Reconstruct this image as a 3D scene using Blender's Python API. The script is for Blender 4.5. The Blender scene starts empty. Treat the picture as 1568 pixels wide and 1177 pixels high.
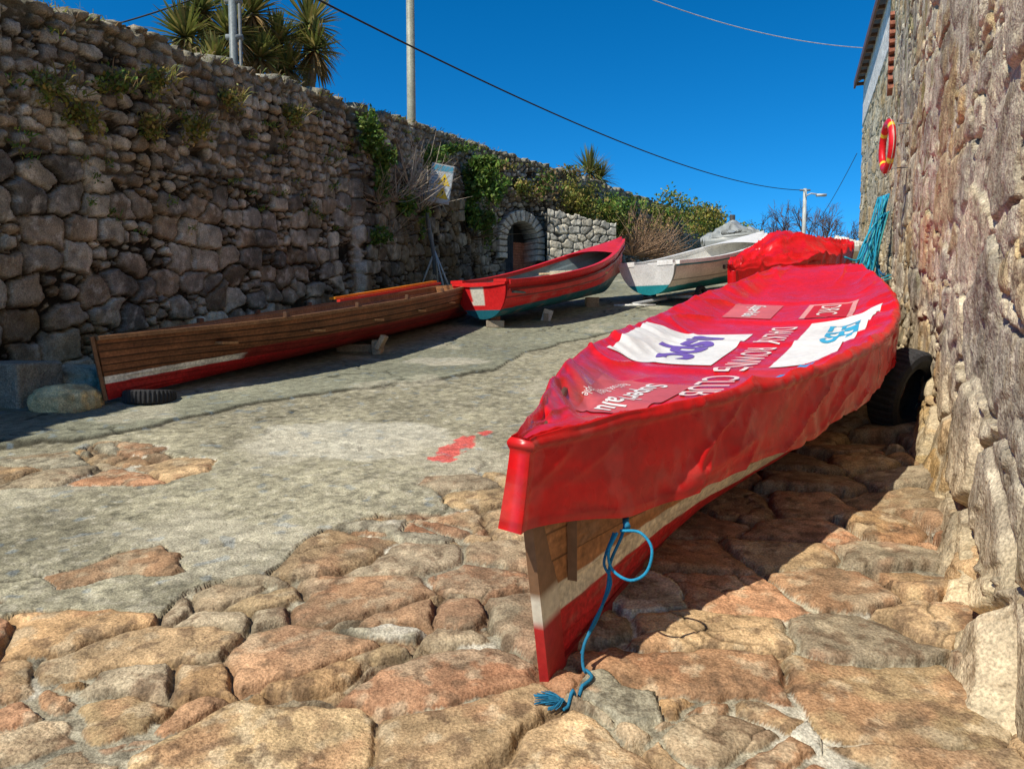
import bpy, bmesh, math, random, numpy as np
from mathutils import Vector, Matrix
rng=np.random.default_rng(7); random.seed(7)
sc=bpy.context.scene
# ---------------------------------------------------------------- noise
def hsh(ix,iy,k=0):
    ix=np.floor(ix).astype(np.int64).astype(np.uint64); iy=np.floor(iy).astype(np.int64).astype(np.uint64)
    h=ix*np.uint64(374761393)+iy*np.uint64(668265263)+np.uint64((k*2246822519+97)%(2**40))
    h&=np.uint64(0xffffffff)
    h=(h^(h>>np.uint64(13)))*np.uint64(1274126177); h&=np.uint64(0xffffffff)
    h=(h^(h>>np.uint64(15)))*np.uint64(2246822519); h&=np.uint64(0xffffffff)
    h^=h>>np.uint64(16)
    return (h&np.uint64(0xffffff)).astype(np.float64)/float(0xffffff)
def vn(x,y,k=0):
    x=np.asarray(x,float);y=np.asarray(y,float)
    x,y=np.broadcast_arrays(x,y)
    ix=np.floor(x);iy=np.floor(y);fx=x-ix;fy=y-iy
    fx=fx*fx*(3-2*fx);fy=fy*fy*(3-2*fy)
    a=hsh(ix,iy,k);b=hsh(ix+1,iy,k);c=hsh(ix,iy+1,k);d=hsh(ix+1,iy+1,k)
    return (a*(1-fx)+b*fx)*(1-fy)+(c*(1-fx)+d*fx)*fy
def fbm(x,y,o=4,k=0):
    s=0;a=.5;t=0
    x=np.asarray(x,float);y=np.asarray(y,float)
    for i in range(o):
        s=s+a*vn((x*.83+y*.56)*2**i+i*17.3,(-x*.56+y*.83)*2**i+i*9.1,k+i);t+=a;a*=.55
    return s/t
def ss(a,b,x):
    t=np.clip((np.asarray(x,float)-a)/(b-a),0,1);return t*t*(3-2*t)
def voro(x,y,jit=.8,p=2.,k=0,rows=False):
    ix=np.floor(x);iy=np.floor(y)
    F1=np.full(x.shape,9.);F2=np.full(x.shape,9.)
    cid=np.zeros(x.shape);cx0=np.zeros(x.shape);cy0=np.zeros(x.shape)
    R=(-2,-1,0,1,2) if rows else (-1,0,1)
    for dj in (-1,0,1):
        for di in R:
            cx=ix+di;cy=iy+dj
            off=hsh(cy,cy*0+5,k+9)*1.0 if rows else 0
            px=cx+.5+(hsh(cx,cy,k)-.5)*jit+off;py=cy+.5+(hsh(cx,cy,k+1)-.5)*jit*(.75 if rows else 1)
            d=(np.abs(x-px)**p+np.abs(y-py)**p)**(1/p)
            n1=d<F1
            F2=np.where(n1,F1,np.minimum(F2,d))
            cid=np.where(n1,hsh(cx,cy,k+2),cid);cx0=np.where(n1,px,cx0);cy0=np.where(n1,py,cy0)
            F1=np.where(n1,d,F1)
    return F1,F2,cid,cx0,cy0
def frac(x): return x-np.floor(x)
def pal(cid,cols,v=.5):
    cols=np.array(cols);n=len(cols)
    i=np.minimum((frac(cid*7.31)*n).astype(int),n-1)
    return cols[i]*(1-v/2+v*frac(cid*31.7))[...,None]
def mix(a,b,t): return a*(1-t[...,None])+np.asarray(b)*t[...,None]
def flat(shape,c): return np.zeros(shape+(3,))+np.array(c)
# ---------------------------------------------------------------- mesh helpers
def grid_quads(nr,nc,off=0,flip=False):
    i=np.arange(nr-1)[:,None]*nc+np.arange(nc-1)[None,:]
    q=np.stack([i,i+1,i+nc+1,i+nc],-1).reshape(-1,4)+off
    return q[:,::-1] if flip else q
COLL=sc.collection
def np_mesh(name,V,Q,C,mat,smooth=True,parent=None):
    me=bpy.data.meshes.new(name)
    V=np.asarray(V,np.float32).reshape(-1,3);Q=np.asarray(Q,np.int32)
    me.vertices.add(len(V));me.vertices.foreach_set('co',V.ravel())
    me.loops.add(Q.size);me.loops.foreach_set('vertex_index',Q.ravel())
    me.polygons.add(len(Q));me.polygons.foreach_set('loop_start',np.arange(0,Q.size,4,dtype=np.int32))
    me.update(calc_edges=True);me.validate()
    if C is not None:
        ca=me.color_attributes.new('Col','FLOAT_COLOR','POINT')
        C4=np.ones((len(V),4),np.float32);C4[:,:3]=np.clip(np.asarray(C).reshape(-1,3),0,1);ca.data.foreach_set('color',C4.ravel())
    me.polygons.foreach_set('use_smooth',[smooth]*len(me.polygons))
    me.materials.append(mat)
    ob=bpy.data.objects.new(name,me);COLL.objects.link(ob);adopt(ob,parent);return ob
def adopt(ob,parent):
    if parent is not None:
        ob.parent=parent;ob.location=-Vector(parent.location)
def empty(name,loc=(0,0,0)):
    e=bpy.data.objects.new(name,None);e.location=loc;e.empty_display_size=.2;COLL.objects.link(e);return e
class MB:
    def __init__(s): s.V=[];s.F=[];s.C=[];s.n=0
    def add(s,V,F,c):
        V=np.asarray(V,float).reshape(-1,3)
        c=np.asarray(c,float)
        if c.ndim==1: c=np.tile(c,(len(V),1))
        s.V.append(V);s.C.append(c.reshape(-1,3))
        s.F+= [tuple(int(j)+s.n for j in f) for f in F];s.n+=len(V)
    def grid(s,P,c,flip=False):
        nr,nc=P.shape[:2];s.add(P.reshape(-1,3),grid_quads(nr,nc,0,flip),c)
    def tube(s,P,r,c,n=6,cap=True):
        P=np.asarray(P,float);m=len(P);r=np.broadcast_to(r,(m,))
        T=np.gradient(P,axis=0);T/=np.linalg.norm(T,axis=1)[:,None]+1e-9
        up=np.array([0,0,1.]) if abs(T[0][2])<.9 else np.array([1.,0,0])
        V=[];N=None
        for i in range(m):
            A=np.cross(T[i],up) if N is None else N-np.dot(N,T[i])*T[i]
            A/=np.linalg.norm(A)+1e-9;N=A;B=np.cross(T[i],A)
            for j in range(n):
                t=2*math.pi*j/n;V.append(P[i]+r[i]*(A*math.cos(t)+B*math.sin(t)))
        F=[]
        for i in range(m-1):
            for j in range(n):
                F.append((i*n+j,i*n+(j+1)%n,(i+1)*n+(j+1)%n,(i+1)*n+j))
        if cap: F.append(tuple(range(n))[::-1]);F.append(tuple((m-1)*n+j for j in range(n)))
        s.add(V,F,c)
    def sweep(s,P,w,h,c,side):
        P=np.asarray(P,float);m=len(P);U=np.array([0,0,1.])
        side=np.broadcast_to(side,(m,3));V=[]
        for i in range(m):
            for a,b in ((-1,-1),(1,-1),(1,1),(-1,1)): V.append(P[i]+side[i]*w*a+U*h*b)
        F=[(i*4+j,i*4+(j+1)%4,(i+1)*4+(j+1)%4,(i+1)*4+j) for i in range(m-1) for j in range(4)]
        F+=[(3,2,1,0),tuple((m-1)*4+j for j in range(4))]
        s.add(V,F,c)
    def box(s,c0,sz,c,M=None):
        V=np.array([(x,y,z) for x in(-.5,.5) for y in(-.5,.5) for z in(-.5,.5)])*np.array(sz)
        if M is not None: V=V@np.array(M.to_3x3()).T
        s.add(V+np.array(c0),[(0,1,3,2),(4,6,7,5),(0,4,5,1),(2,3,7,6),(0,2,6,4),(1,5,7,3)],c)
    def obj(s,name,mat,parent=None,smooth=False,bevel=0):
        me=bpy.data.meshes.new(name);V=np.concatenate(s.V);C=np.concatenate(s.C)
        me.from_pydata(V.tolist(),[],s.F);me.update()
        ca=me.color_attributes.new('Col','FLOAT_COLOR','POINT')
        C4=np.ones((len(V),4),np.float32);C4[:,:3]=np.clip(C,0,1);ca.data.foreach_set('color',C4.ravel())
        me.polygons.foreach_set('use_smooth',[smooth]*len(me.polygons));me.materials.append(mat)
        ob=bpy.data.objects.new(name,me);COLL.objects.link(ob);adopt(ob,parent)
        if bevel:
            b=ob.modifiers.new('b','BEVEL');b.width=bevel;b.segments=2;b.limit_method='ANGLE'
        return ob
# ---------------------------------------------------------------- materials
def vmat(name,rough=.9,var=.3,scales=(5,45),bump=.4,bscale=(30,140),bdist=.02,spec=.3,coat=0.,trans=0.,rvar=0.0,det=4):
    m=bpy.data.materials.new(name);m.use_nodes=True;N=m.node_tree.nodes;Lk=m.node_tree.links
    P=N['Principled BSDF'];P.inputs['Specular IOR Level'].default_value=spec
    P.inputs['Coat Weight'].default_value=coat;P.inputs['Coat Roughness'].default_value=.25
    at=N.new('ShaderNodeAttribute');at.attribute_name='Col'
    tc=N.new('ShaderNodeTexCoord');src=tc.outputs['Object']
    def noise(sc_,det=4,r=.6):
        n=N.new('ShaderNodeTexNoise');n.inputs['Scale'].default_value=sc_;n.inputs['Detail'].default_value=det;n.inputs['Roughness'].default_value=r
        Lk.new(src,n.inputs['Vector']);return n.outputs['Fac']
    col=at.outputs['Color']
    for i,s_ in enumerate(scales):
        mr=N.new('ShaderNodeMapRange');mr.inputs['From Min'].default_value=.3;mr.inputs['From Max'].default_value=.7
        v=var*(.8 if i==0 else 1.1);mr.inputs['To Min'].default_value=1-v;mr.inputs['To Max'].default_value=1+v
        Lk.new(noise(s_,3),mr.inputs['Value'])
        vm=N.new('ShaderNodeVectorMath');vm.operation='SCALE';Lk.new(col,vm.inputs[0]);Lk.new(mr.outputs[0],vm.inputs['Scale']);col=vm.outputs[0]
    Lk.new(col,P.inputs['Base Color'])
    P.inputs['Roughness'].default_value=rough
    if rvar:
        mr=N.new('ShaderNodeMapRange');mr.inputs['From Min'].default_value=.3;mr.inputs['From Max'].default_value=.7
        mr.inputs['To Min'].default_value=max(.05,rough-rvar);mr.inputs['To Max'].default_value=rough+rvar
        Lk.new(noise(7,2),mr.inputs['Value']);Lk.new(mr.outputs[0],P.inputs['Roughness'])
    if bump>0:
        a=noise(bscale[0],det,.6);b=noise(bscale[1],2,.5)
        ma=N.new('ShaderNodeMath');ma.operation='MULTIPLY_ADD';Lk.new(b,ma.inputs[0]);ma.inputs[1].default_value=.3;Lk.new(a,ma.inputs[2])
        bp=N.new('ShaderNodeBump');bp.inputs['Strength'].default_value=bump;bp.inputs['Distance'].default_value=bdist
        Lk.new(ma.outputs[0],bp.inputs['Height']);Lk.new(bp.outputs[0],P.inputs['Normal'])
    if trans:
        tr=N.new('ShaderNodeBsdfTranslucent');Lk.new(col,tr.inputs['Color']);mx=N.new('ShaderNodeMixShader');mx.inputs[0].default_value=trans
        Lk.new(P.outputs[0],mx.inputs[1]);Lk.new(tr.outputs[0],mx.inputs[2]);Lk.new(mx.outputs[0],N['Material Output'].inputs['Surface'])
    return m
M_ground=vmat('ground_stone',.95,.38,(12,110),.75,(22,85),.020,.08)
M_wl=vmat('wall_stone_grey',.95,.38,(7,70),.8,(14,60),.03,.1)
M_wr=vmat('wall_stone_granite',.94,.36,(6,85),.8,(14,60),.028,.06)
M_hull=vmat('boat_paint',.42,.14,(3,30),.10,(15,80),.01,.4,rvar=.12)
M_wood=vmat('boat_wood',.55,.30,(6,40),.2,(20,90),.01,.3)
M_tarp=vmat('pvc_tarpaulin',.33,.10,(2.5,25),.14,(7,50),.012,.34,coat=.08,rvar=.14)
M_print=vmat('tarpaulin_print',.5,.08,(3,25),.12,(9,60),.012,.35)
M_rub=vmat('rubber',.75,.3,(8,60),.4,(30,120),.01,.3)
M_metal=vmat('painted_metal',.5,.25,(3,30),.15,(20,90),.01,.4)
M_leaf=vmat('foliage',.55,.2,(3,20),0,spec=.3,trans=.25)
M_bark=vmat('bark',.9,.3,(6,30),.5,(20,90),.02,.2)
M_rope=vmat('rope',.8,.2,(20,150),.6,(150,300),.004,.2)
# ---------------------------------------------------------------- ground
def gz(x,y):
    y=np.asarray(y,float)
    yc=np.where(y<29,y,29+3*np.tanh((y-29)/3));yc=np.maximum(yc,-8)
    return .112*yc+.4*ss(10,20,y)+0*np.asarray(x)
rows=np.array([-300,-120,-50,-20,-9,-4,-2,-1,-.3,.2,.5,.8,1.1])
rows=np.concatenate([rows,np.geomspace(1.4,12,820),np.geomspace(12.1,34,110),[36,40,48,60,90,150,300,700]])
us=np.concatenate([[-8,-3,-1.6],np.linspace(-.98,.98,700),[1.6,3,8]])
Yg,Ug=np.meshgrid(rows,us,indexing='ij')
W=np.where(Yg>.85,Yg+.3,1.15+(.85-Yg));Xg=Ug*W
def ground_detail(x,y):
    wx=x+.18*(fbm(x*2.0,y*2.0,3,11)-.5)+.07*(fbm(x*8,y*8,3,15)-.5);wy=y+.18*(fbm(x*2.0,y*2.0,3,21)-.5)+.07*(fbm(x*8,y*8,3,25)-.5)
    sx,sy=.52,.37
    F1,F2,cid,cx,cy=voro(wx/sx,wy/sy,.98,3.2,3)
    f1,f2,cidb,cxb,cyb=voro(wx/.27+5,wy/.2+3,.95,2.4,5)
    small=frac(cid*19.7)<.14
    e=np.where(small,np.minimum((F2-F1)*.4,(f2-f1)*.22),(F2-F1)*.4)
    ccx=cx*sx;ccy=cy*sy;ox=wx-ccx;oy=wy-ccy
    cid=np.where(small,frac(cid+cidb*3.1),cid)
    yb=np.interp(ccx,[-9,-2.3,-1.3,-.85,-.3,.2,.8,2,3.5,6],[2.7,3.1,3.3,3.7,4.6,4.9,5.6,9,13,19])+.7*(frac(cid*13.7)-.5)
    st=(ccy<yb)|(((ccx+3.3)/.95)**2+((ccy-4.85)/.5)**2<1)
    st=st&(y<22)
    right=ss(.7,2.4,x-.15*(y-2))
    prof=.75*ss(0,.035,e)+.25*ss(0,.11,e)
    rough=.018*(fbm(x*4,y*4,3,44)-.5)+.010*(fbm(x*15,y*15,3,47)-.5)
    R=.034+.014*frac(cid*3.3)+.06*right
    tilt=(ox*(frac(cid*17.1)-.5)+oy*(frac(cid*23.9)-.5))*(.09+.30*right)
    hs=R*prof+tilt*prof+.05*right*(frac(cid*41.3)-.5)*prof+rough
    g1,g2,_,_,_=voro(wx/.36+.5*fbm(x*5,y*5,3,48),wy/.36+.5*fbm(x*5,y*5,3,49),.95,2,9)
    crk=np.exp(-((g2-g1)/.022)**2)*(frac(cid*77.7)<.22)
    hs=hs-.010*crk
    lvl=.014+.026*(fbm(x*1.1,y*1.1,3,51)-.5)-.006*right
    lvl=np.where(frac(cid*5.11)<.04,.045,lvl)
    pit=ss(.47,.57,fbm(x*2.3,y*2.3,4,83))*ss(.038,.0,e)
    mort=lvl+.006*(fbm(x*12,y*12,3,53)-.5)-.050*pit
    msk=ss(-.002,.003,hs-mort)*st
    conc=.032+.014*(fbm(x*5,y*5,5,55)-.5)+.008*(fbm(x*18,y*18,3,59)-.5)
    h=np.where(st,np.maximum(hs,mort),conc)+.05*(fbm(x*.7,y*.7,3,66)-.5)
    # colours
    C=pal(cid,[(.49,.31,.155),(.45,.265,.145),(.48,.34,.18),(.40,.30,.185),(.48,.33,.18),(.43,.235,.13),(.42,.34,.225),(.37,.30,.20)],.4)
    C=C*(.60+.85*fbm(x*6,y*6,4,71))[...,None]
    C=mix(C,(.38,.18,.095),.5*ss(.54,.7,fbm(x*4+3,y*4,4,73)))
    C=mix(C,(.57,.47,.31),.5*ss(.56,.69,fbm(x*11,y*11,4,77)))
    C=mix(C,(.16,.10,.06),.65*ss(.56,.70,fbm(x*20,y*20,3,79)))
    C=mix(C,(.21,.17,.11),.40*ss(.5,.7,fbm(x*1.5+3,y*1.5,4,78)))
    C=C*(1-.65*crk)[...,None]
    C=C*(.58+.42*ss(.0,.05,e))[...,None]
    mo_=flat(x.shape,(.35,.315,.225))*(.5+1.0*fbm(x*12,y*12,4,81))[...,None]
    mo_=mix(mo_,(.14,.12,.085),.6*ss(.52,.66,fbm(x*24,y*24,3,82)))
    mo_=mix(mo_,(.030,.025,.018),.95*pit)
    mo_=mix(mo_,(.62,.58,.47),.7*ss(.58,.68,fbm(x*3.1,y*3.1,4,85)))
    Cst=mo_*(1-msk[...,None])+C*msk[...,None]
    cc=flat(x.shape,(.315,.29,.200))
    cc=cc*(.45+1.1*fbm(x*1.3,y*1.3,5,91))[...,None]*(.6+.8*fbm(x*16,y*16,4,93))[...,None]
    cc=mix(cc,(.50,.46,.35),.45*ss(.61,.73,fbm(x*28,y*28,2,94)))
    cc=mix(cc,(.10,.095,.07),.5*ss(.58,.70,fbm(x*22+9,y*22,3,96)))
    line=np.interp(x,[-8,-3.3,-2.4,-.9,-.2,.2,1.5,5],[4.6,5.5,6.9,8.1,8.5,10.2,12,14])+.6*(fbm(x*1.6,y*1.6,4,95)-.5)
    up=ss(-.02,.05,y-line)
    slab=flat(x.shape,(.235,.235,.170))*(.6+.8*fbm(x*.9,y*.9,5,97))[...,None]*(.82+.36*fbm(x*14,y*14,3,89))[...,None]
    cc=cc*(1-up[...,None])+slab*up[...,None]
    cc=cc*(1-.75*np.exp(-((y-line)/.04)**2))[...,None]
    h=h+np.where(~st,.022*up,0)
    F1b,F2b,_,_,_=voro((wx+3)/2.3+.3*fbm(x*2,y*2,4,98),wy/2.0+.3*fbm(x*2,y*2,4,99),.9,2,7)
    cr=np.exp(-((F2b-F1b)/.012)**2);cc=cc*(1-.7*cr)[...,None];h=h-.015*cr*(~st)
    p1=ss(.25,-.1,((x+1.25)/.75)**2+((y-5.65)/.55)**2-1+1.4*(fbm(x*4,y*4,4,101)-.5));cc=mix(cc,(.55,.52,.41),.75*p1)
    p2=ss(.2,-.1,((x+.8)/.5)**2+((y-9.3)/.35)**2-1+1.6*(fbm(x*3,y*3,4,102)-.5));cc=mix(cc,(.46,.43,.34),.6*p2)
    p3=ss(.60,.70,fbm(x*1.1+5,y*1.1,5,103));cc=mix(cc,(.48,.44,.33),.5*p3)
    rdn=((x+.37-.30*(y-5.45))/.13)**2+((y-5.45)/.40)**2-1
    rd=ss(.06,-.06,rdn+3.0*(fbm(x*9,y*6,4,105)-.45));cc=mix(cc,(.66,.09,.08),.85*rd)
    mo=ss(1.0,.2,x-(-5.1+.26*(y-7.4)))*ss(.35,.6,fbm(x*2.5,y*2.5,4,107));cc=mix(cc,(.28,.27,.06),.8*mo)
    bl=ss(.75,.78,fbm(x*11+9,y*11,2,109));cc=mix(cc,(.14,.22,.30),.3*bl)
    col=np.where(st[...,None],Cst,cc)
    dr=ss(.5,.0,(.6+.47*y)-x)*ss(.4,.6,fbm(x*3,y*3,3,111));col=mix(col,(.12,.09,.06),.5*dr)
    return h,col
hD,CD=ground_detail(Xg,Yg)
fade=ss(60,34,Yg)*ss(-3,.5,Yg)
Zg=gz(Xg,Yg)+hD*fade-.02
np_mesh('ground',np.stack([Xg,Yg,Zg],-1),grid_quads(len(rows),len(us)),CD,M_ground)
# ---------------------------------------------------------------- walls
def path_fn(pts):
    pts=np.array(pts,float);a=np.concatenate([[0],np.cumsum(np.linalg.norm(np.diff(pts,axis=0),axis=1))])
    return (lambda s:(np.interp(s,a,pts[:,0]),np.interp(s,a,pts[:,1]))),a
def smooth_normals(f,A,sign):
    x0,y0=f(A-.12);x1,y1=f(A+.12);dx,dy=x1-x0,y1-y0;l=np.hypot(dx,dy)
    return sign*dy/l,-sign*dx/l
LWf,LWa=path_fn([(-7.44,-1.6),(-.784,24.0),(1.3,25.8),(7.8,36),(12.8,46),(20,62)])
LWtop=lambda a:np.interp(a,LWa,[3.47,7.09,6.92,7.07,7.5,7.9])
A=[0.]
while A[-1]<LWa[-1]-.5:
    x,y=LWf(A[-1]);d=math.hypot(x,y)
    st_=max(.020,.0024*d)
    if A[-1]<5: st_=.05
    if 26.2<A[-1]<29.6: st_=.03
    A.append(A[-1]+st_)
A=np.array(A)
ax,ay=LWf(A);nx,ny=smooth_normals(LWf,A,1)
NR=230
v=np.linspace(0,1,NR)
base=gz(ax,ay)-.25;top=LWtop(A)
cap=hsh(np.floor(A/.19+.6*vn(A*3,A*0,5)),A*0,4)*.16+.07*vn(A*20,A*0,6)
top2=top+cap-.05
Hh=base[None,:]+(top2-base)[None,:]*v[:,None]
AA=np.broadcast_to(A[None,:],Hh.shape)
rel=Hh-(gz(ax,ay))[None,:]
tp=top[None,:]-Hh
wxa=AA+.10*(fbm(AA*2.4,Hh*2.4,2,120)-.5)+.045*(fbm(AA*9,Hh*9,2,121)-.5);wha=Hh-.11*AA+.08*(fbm(AA*1.6,Hh*1.6,2,122)-.5)+.045*(fbm(AA*9,Hh*9,2,123)-.5)
def wallstones(X,Y,cw,ch,k,fr):
    a1,a2,ca,cx,cy=voro(X/cw,Y/ch,.80,5.5,k,True)
    b1,b2,cb,bx,by=voro(X/(cw*.45)+3,Y/(ch*.45)+7,.85,3.5,k+40,True)
    sm=frac(ca*9.7)<fr
    e=np.where(sm,np.minimum((b2-b1)*ch*.36,(a2-a1)*ch*.8),(a2-a1)*ch*.8)
    cid=np.where(sm,frac(ca+cb*5.3),ca)
    ox=np.where(sm,0,X-cx*cw);oy=np.where(sm,0,Y-cy*ch);return e,cid,ox,oy
eB,cB,oxB,oyB=wallstones(wxa,wha,.45,.31,130,.18)
eS,cS,oxS,oyS=wallstones(wxa,wha,.25,.16,140,.12)
sel=(tp<np.interp(AA,[0,14,20,70],[1.5,1.7,1.5,3.0])+.5*(vn(AA*.9,AA*0,125)-.5))
e=np.where(sel,eS,eB);cid=np.where(sel,cS,cB);ox=np.where(sel,oxS,oxB);oy=np.where(sel,oyS,oyB)
rec=frac(cid*57.3)<.03
gapw=.006+.030*vn(AA*2.1,Hh*2.1,126)**2
m=.9*ss(gapw,gapw+.014,e)+.1*ss(gapw,gapw+.08,e);m1=ss(gapw-.004,gapw+.007,e)
disp=(.055+.05*frac(cid*3.7)*np.where(sel,.6,1))*m+m*(ox*(frac(cid*11.9)-.5)*.18+oy*(frac(cid*13.3)-.5)*.22)+.028*(fbm(AA*6,Hh*6,3,127)-.5)*m+.08*(fbm(AA*.6,Hh*.6,3,128)-.5)
disp=disp+.012*(fbm(AA*15,Hh*15,2,129)-.5)-.12*rec*m
disp=disp-.09*(rel-1.5)/4
C=pal(cid,[(.34,.32,.26),(.26,.25,.215),(.39,.36,.285),(.29,.245,.18),(.43,.41,.33),(.20,.19,.165),(.26,.21,.145)],.6)
C=C*(.42+1.1*fbm(AA*6,Hh*6,4,131))[...,None]
C=mix(C,(.62,.60,.52),.5*ss(.58,.69,fbm(AA*9,Hh*9,4,132)))
C=mix(C,(.08,.07,.05),.65*ss(.52,.70,fbm(AA*1.1,Hh*1.6,5,133)))
C=mix(C,(.28,.19,.08),.45*ss(.55,.7,fbm(AA*.9+7,Hh*.9,4,134)))
C=C*(.02+.98*m1)[...,None]+np.array([.016,.014,.010])*(1-m1)[...,None]
C=C*(1-.9*(rec*m))[...,None]
mf=(1-m1)*sel*ss(.42,.6,fbm(AA*1.3,Hh*1.3,3,135));C=mix(C,(.15,.135,.105),.75*mf)
C=mix(C,(.23,.21,.14),.45*ss(.35,.0,tp)*np.ones_like(tp))
aB=(7.4+9)*1.0333
stp=ss(aB-.03,aB+.03,AA)*ss(3.1,2.6,rel)*ss(aB+9.5,aB+7,AA)
disp=disp+.16*stp;C=mix(C,C*.65,stp)
q=np.exp(-((AA-aB-.02)/.09)**2)*(rel<1.75);C=mix(C,(.60,.57,.47),.8*q)
ac=27.8;da=AA-ac;zs=4.3+0*AA;dz=np.maximum(Hh-zs,0);rr=np.where(Hh>zs,np.hypot(da,dz),np.abs(da))
op=(rr<.66);ring=(rr>=.66)&(rr<1.02)&(Hh>3.7)
ang=np.where(Hh>zs,np.arctan2(dz,da)*.83/.2,(Hh-zs)/.2*np.sign(da+1e-9))
vs=frac(ang);vid=hsh(np.floor(ang),ang*0,8)
near=np.abs(da)<1.6
disp=np.where(ring&near,.18+.03*vid-.07*((vs<.1)|(vs>.9)),disp);C=np.where((ring&near)[...,None],(np.array([.62,.59,.50])*(.7+.5*vid)[...,None])*np.where((vs<.1)|(vs>.9),.3,1)[...,None],C)
disp=np.where(op&near,-.5,disp)
doorc=flat(AA.shape,(.05,.068,.09))*(.7+.5*(frac(AA/.14)>.12))[...,None]
bk=flat(AA.shape,(.36,.15,.09))*np.where((frac(Hh/.09)<.15),1.6,1)[...,None]
C=np.where((op&near)[...,None],np.where((da>.18)[...,None],np.where((Hh<4.35)[...,None],bk*1.1,flat(AA.shape,(.02,.02,.02))),doorc),C)
P=np.stack([ax[None,:]+nx[None,:]*disp,ay[None,:]+ny[None,:]*disp,Hh],-1)
back=[]
for k,(o,dzz) in enumerate([(.12,.03),(.3,.04),(.48,.0),(.55,-.3),(.6,-6)]):
    b=P[-1].copy();b[:,0]-=nx*o;b[:,1]-=ny*o;b[:,2]+=dzz+.05*(hsh(np.floor(A/.17),A*0,40+k)-.5);back.append(b)
P=np.concatenate([P,np.array(back)],0);C=np.concatenate([C,np.repeat(C[-1:]*1.15,5,0)],0)
lw=empty('stone_wall',(-3,15,3))
np_mesh('masonry',P,grid_quads(P.shape[0],P.shape[1]),C,M_wl,True,lw)
def onwall(s,z,off=.15):
    a=(s+9)*1.0333;x,y=LWf(a);n0,n1=smooth_normals(LWf,np.array([a]),1)
    return np.array([x+n0[0]*off,y+n1[0]*off,z])
X2,Z2=np.meshgrid(np.linspace(0,2.6,110),np.linspace(0,1,80))
top_=5.3-.12*X2+.14*hsh(np.floor(X2/.2),X2*0,3);Zz=3.0+(top_-3.0)*Z2
e2,c2,_,_=wallstones(X2+.1*fbm(X2*4,Zz*4,2,3),Zz+.1*fbm(X2*4,Zz*4,2,5),.38,.26,170,.1)
d2=.10*ss(.0,.03,e2)+.05*(fbm(X2*6,Zz*6,3,9)-.5)
C2=pal(c2,[(.60,.55,.44),(.52,.50,.43),(.62,.58,.48)])*(.5+.9*fbm(X2*6,Zz*6,4,171))[...,None]*(.15+.85*ss(.0,.02,e2))[...,None]  # stone colours painted paler to stand in for sunlight on this wall
dirx,diry=.93,.37
P2=np.stack([1.15+X2*dirx+d2*diry,25.1+X2*diry-d2*dirx,Zz],-1)
bk2=P2[-1:].copy();bk2[...,1]+=.5;bk3=bk2.copy();bk3[...,2]-=3
P2=np.concatenate([P2,bk2,bk3],0);C2=np.concatenate([C2,C2[-1:],C2[-1:]],0)
np_mesh('stone_wall.001',P2,grid_quads(82,110),C2,M_wl)
# ---------------------------------------------------------------- right building
bld=empty('stone_building',(8,14,4))
RWp=[(1.3,-3),(1.42,0),(1.60,2.0),(9.06,18),(12.1,26),(12.5,26.5),(22,24.0)]
RWf,RWa=path_fn(RWp)
ys=[];a=0
while a<RWa[-1]-.05:
    x,y=RWf(a);d=max(2.4,abs(y));ys.append(a);a+= .3 if a<3.5 else (.0052*d if a<RWa[4]+.3 else .1)
ys.append(RWa[-1]);Ar=np.array(ys)
rx,ry=RWf(Ar);rnx,rny=smooth_normals(RWf,Ar,-1)
z0=gz(rx,ry)-.3;ztop=np.where(Ar<RWa[3]+.15,10.9,9.86)
NV=620
vv=np.linspace(0,1,NV)**1.3
H=z0[None,:]+(ztop-z0)[None,:]*vv[:,None];AA=np.broadcast_to(Ar[None,:],H.shape)
rel=H-gz(rx,ry)[None,:]
u1=AA+.20*(fbm(AA*1.2,H*1.2,3,200)-.5)+.07*(fbm(AA*6,H*6,2,201)-.5);h1=H+.16*(fbm(AA*1.2,H*1.2,3,202)-.5)+.07*(fbm(AA*6,H*6,2,203)-.5)-.10*AA
B1,B2,cb,bx,by=voro(u1/1.0,h1/.48,.85,5.0,210,True)
S1,S2_,cs,sx_,sy_=voro(u1/.40+7,h1/.20,.9,3.5,220,True)
smallr=frac(cb*9.7)<.24
e=np.where(smallr,np.minimum((S2_-S1)*.2,(B2-B1)*.45),(B2-B1)*.45)
cid=np.where(smallr,frac(cb+cs*5.3),cb);ox=u1-bx*1.0;oy=h1-by*.48
prof=.88*ss(0,.022,e)+.12*ss(0,.10,e)
hs=(.048+.030*frac(cid*3.7))*prof+prof*(ox*(frac(cid*11.9)-.5)*.05+oy*(frac(cid*13.3)-.5)*.14)*np.where(smallr,.2,1)
hs=hs+.028*(fbm(AA*2.4,H*2.4,3,205)-.5)+.018*(fbm(AA*7,H*7,3,206)-.5)
c1,c2_,cc1,qx,qy=voro(u1/.21+.3*fbm(AA*6,H*6,2,250),h1/.15+.3*fbm(AA*6,H*6,2,251),.95,2,252)
hs=hs+prof*(.010*(cc1-.5)+((u1/.21-qx)*(frac(cc1*9.1)-.5)+(h1/.15-qy)*(frac(cc1*5.7)-.5))*.018)
deep=ss(.50,.60,fbm(AA*1.7,H*1.7,4,236))
mlev=.044+.036*(fbm(AA*1.2,H*1.2,3,204)-.5)+.010*(fbm(AA*10,H*10,3,208)-.5)-.10*deep*ss(.028,.0,e)
m1=ss(-.003,.006,hs-mlev);disp=np.maximum(hs,mlev)
bg1,bg2,bcid,_,_=voro(AA/.75+.3*fbm(AA,H,2,5),(H-.11*AA)/.5,.8,2.6,230)
flare=.12*np.exp(-np.maximum(rel,0)/.4)*(.2+1.3*ss(.0,.15,bg2-bg1)*(.3+frac(bcid*5.3)))
disp=disp+flare
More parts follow.
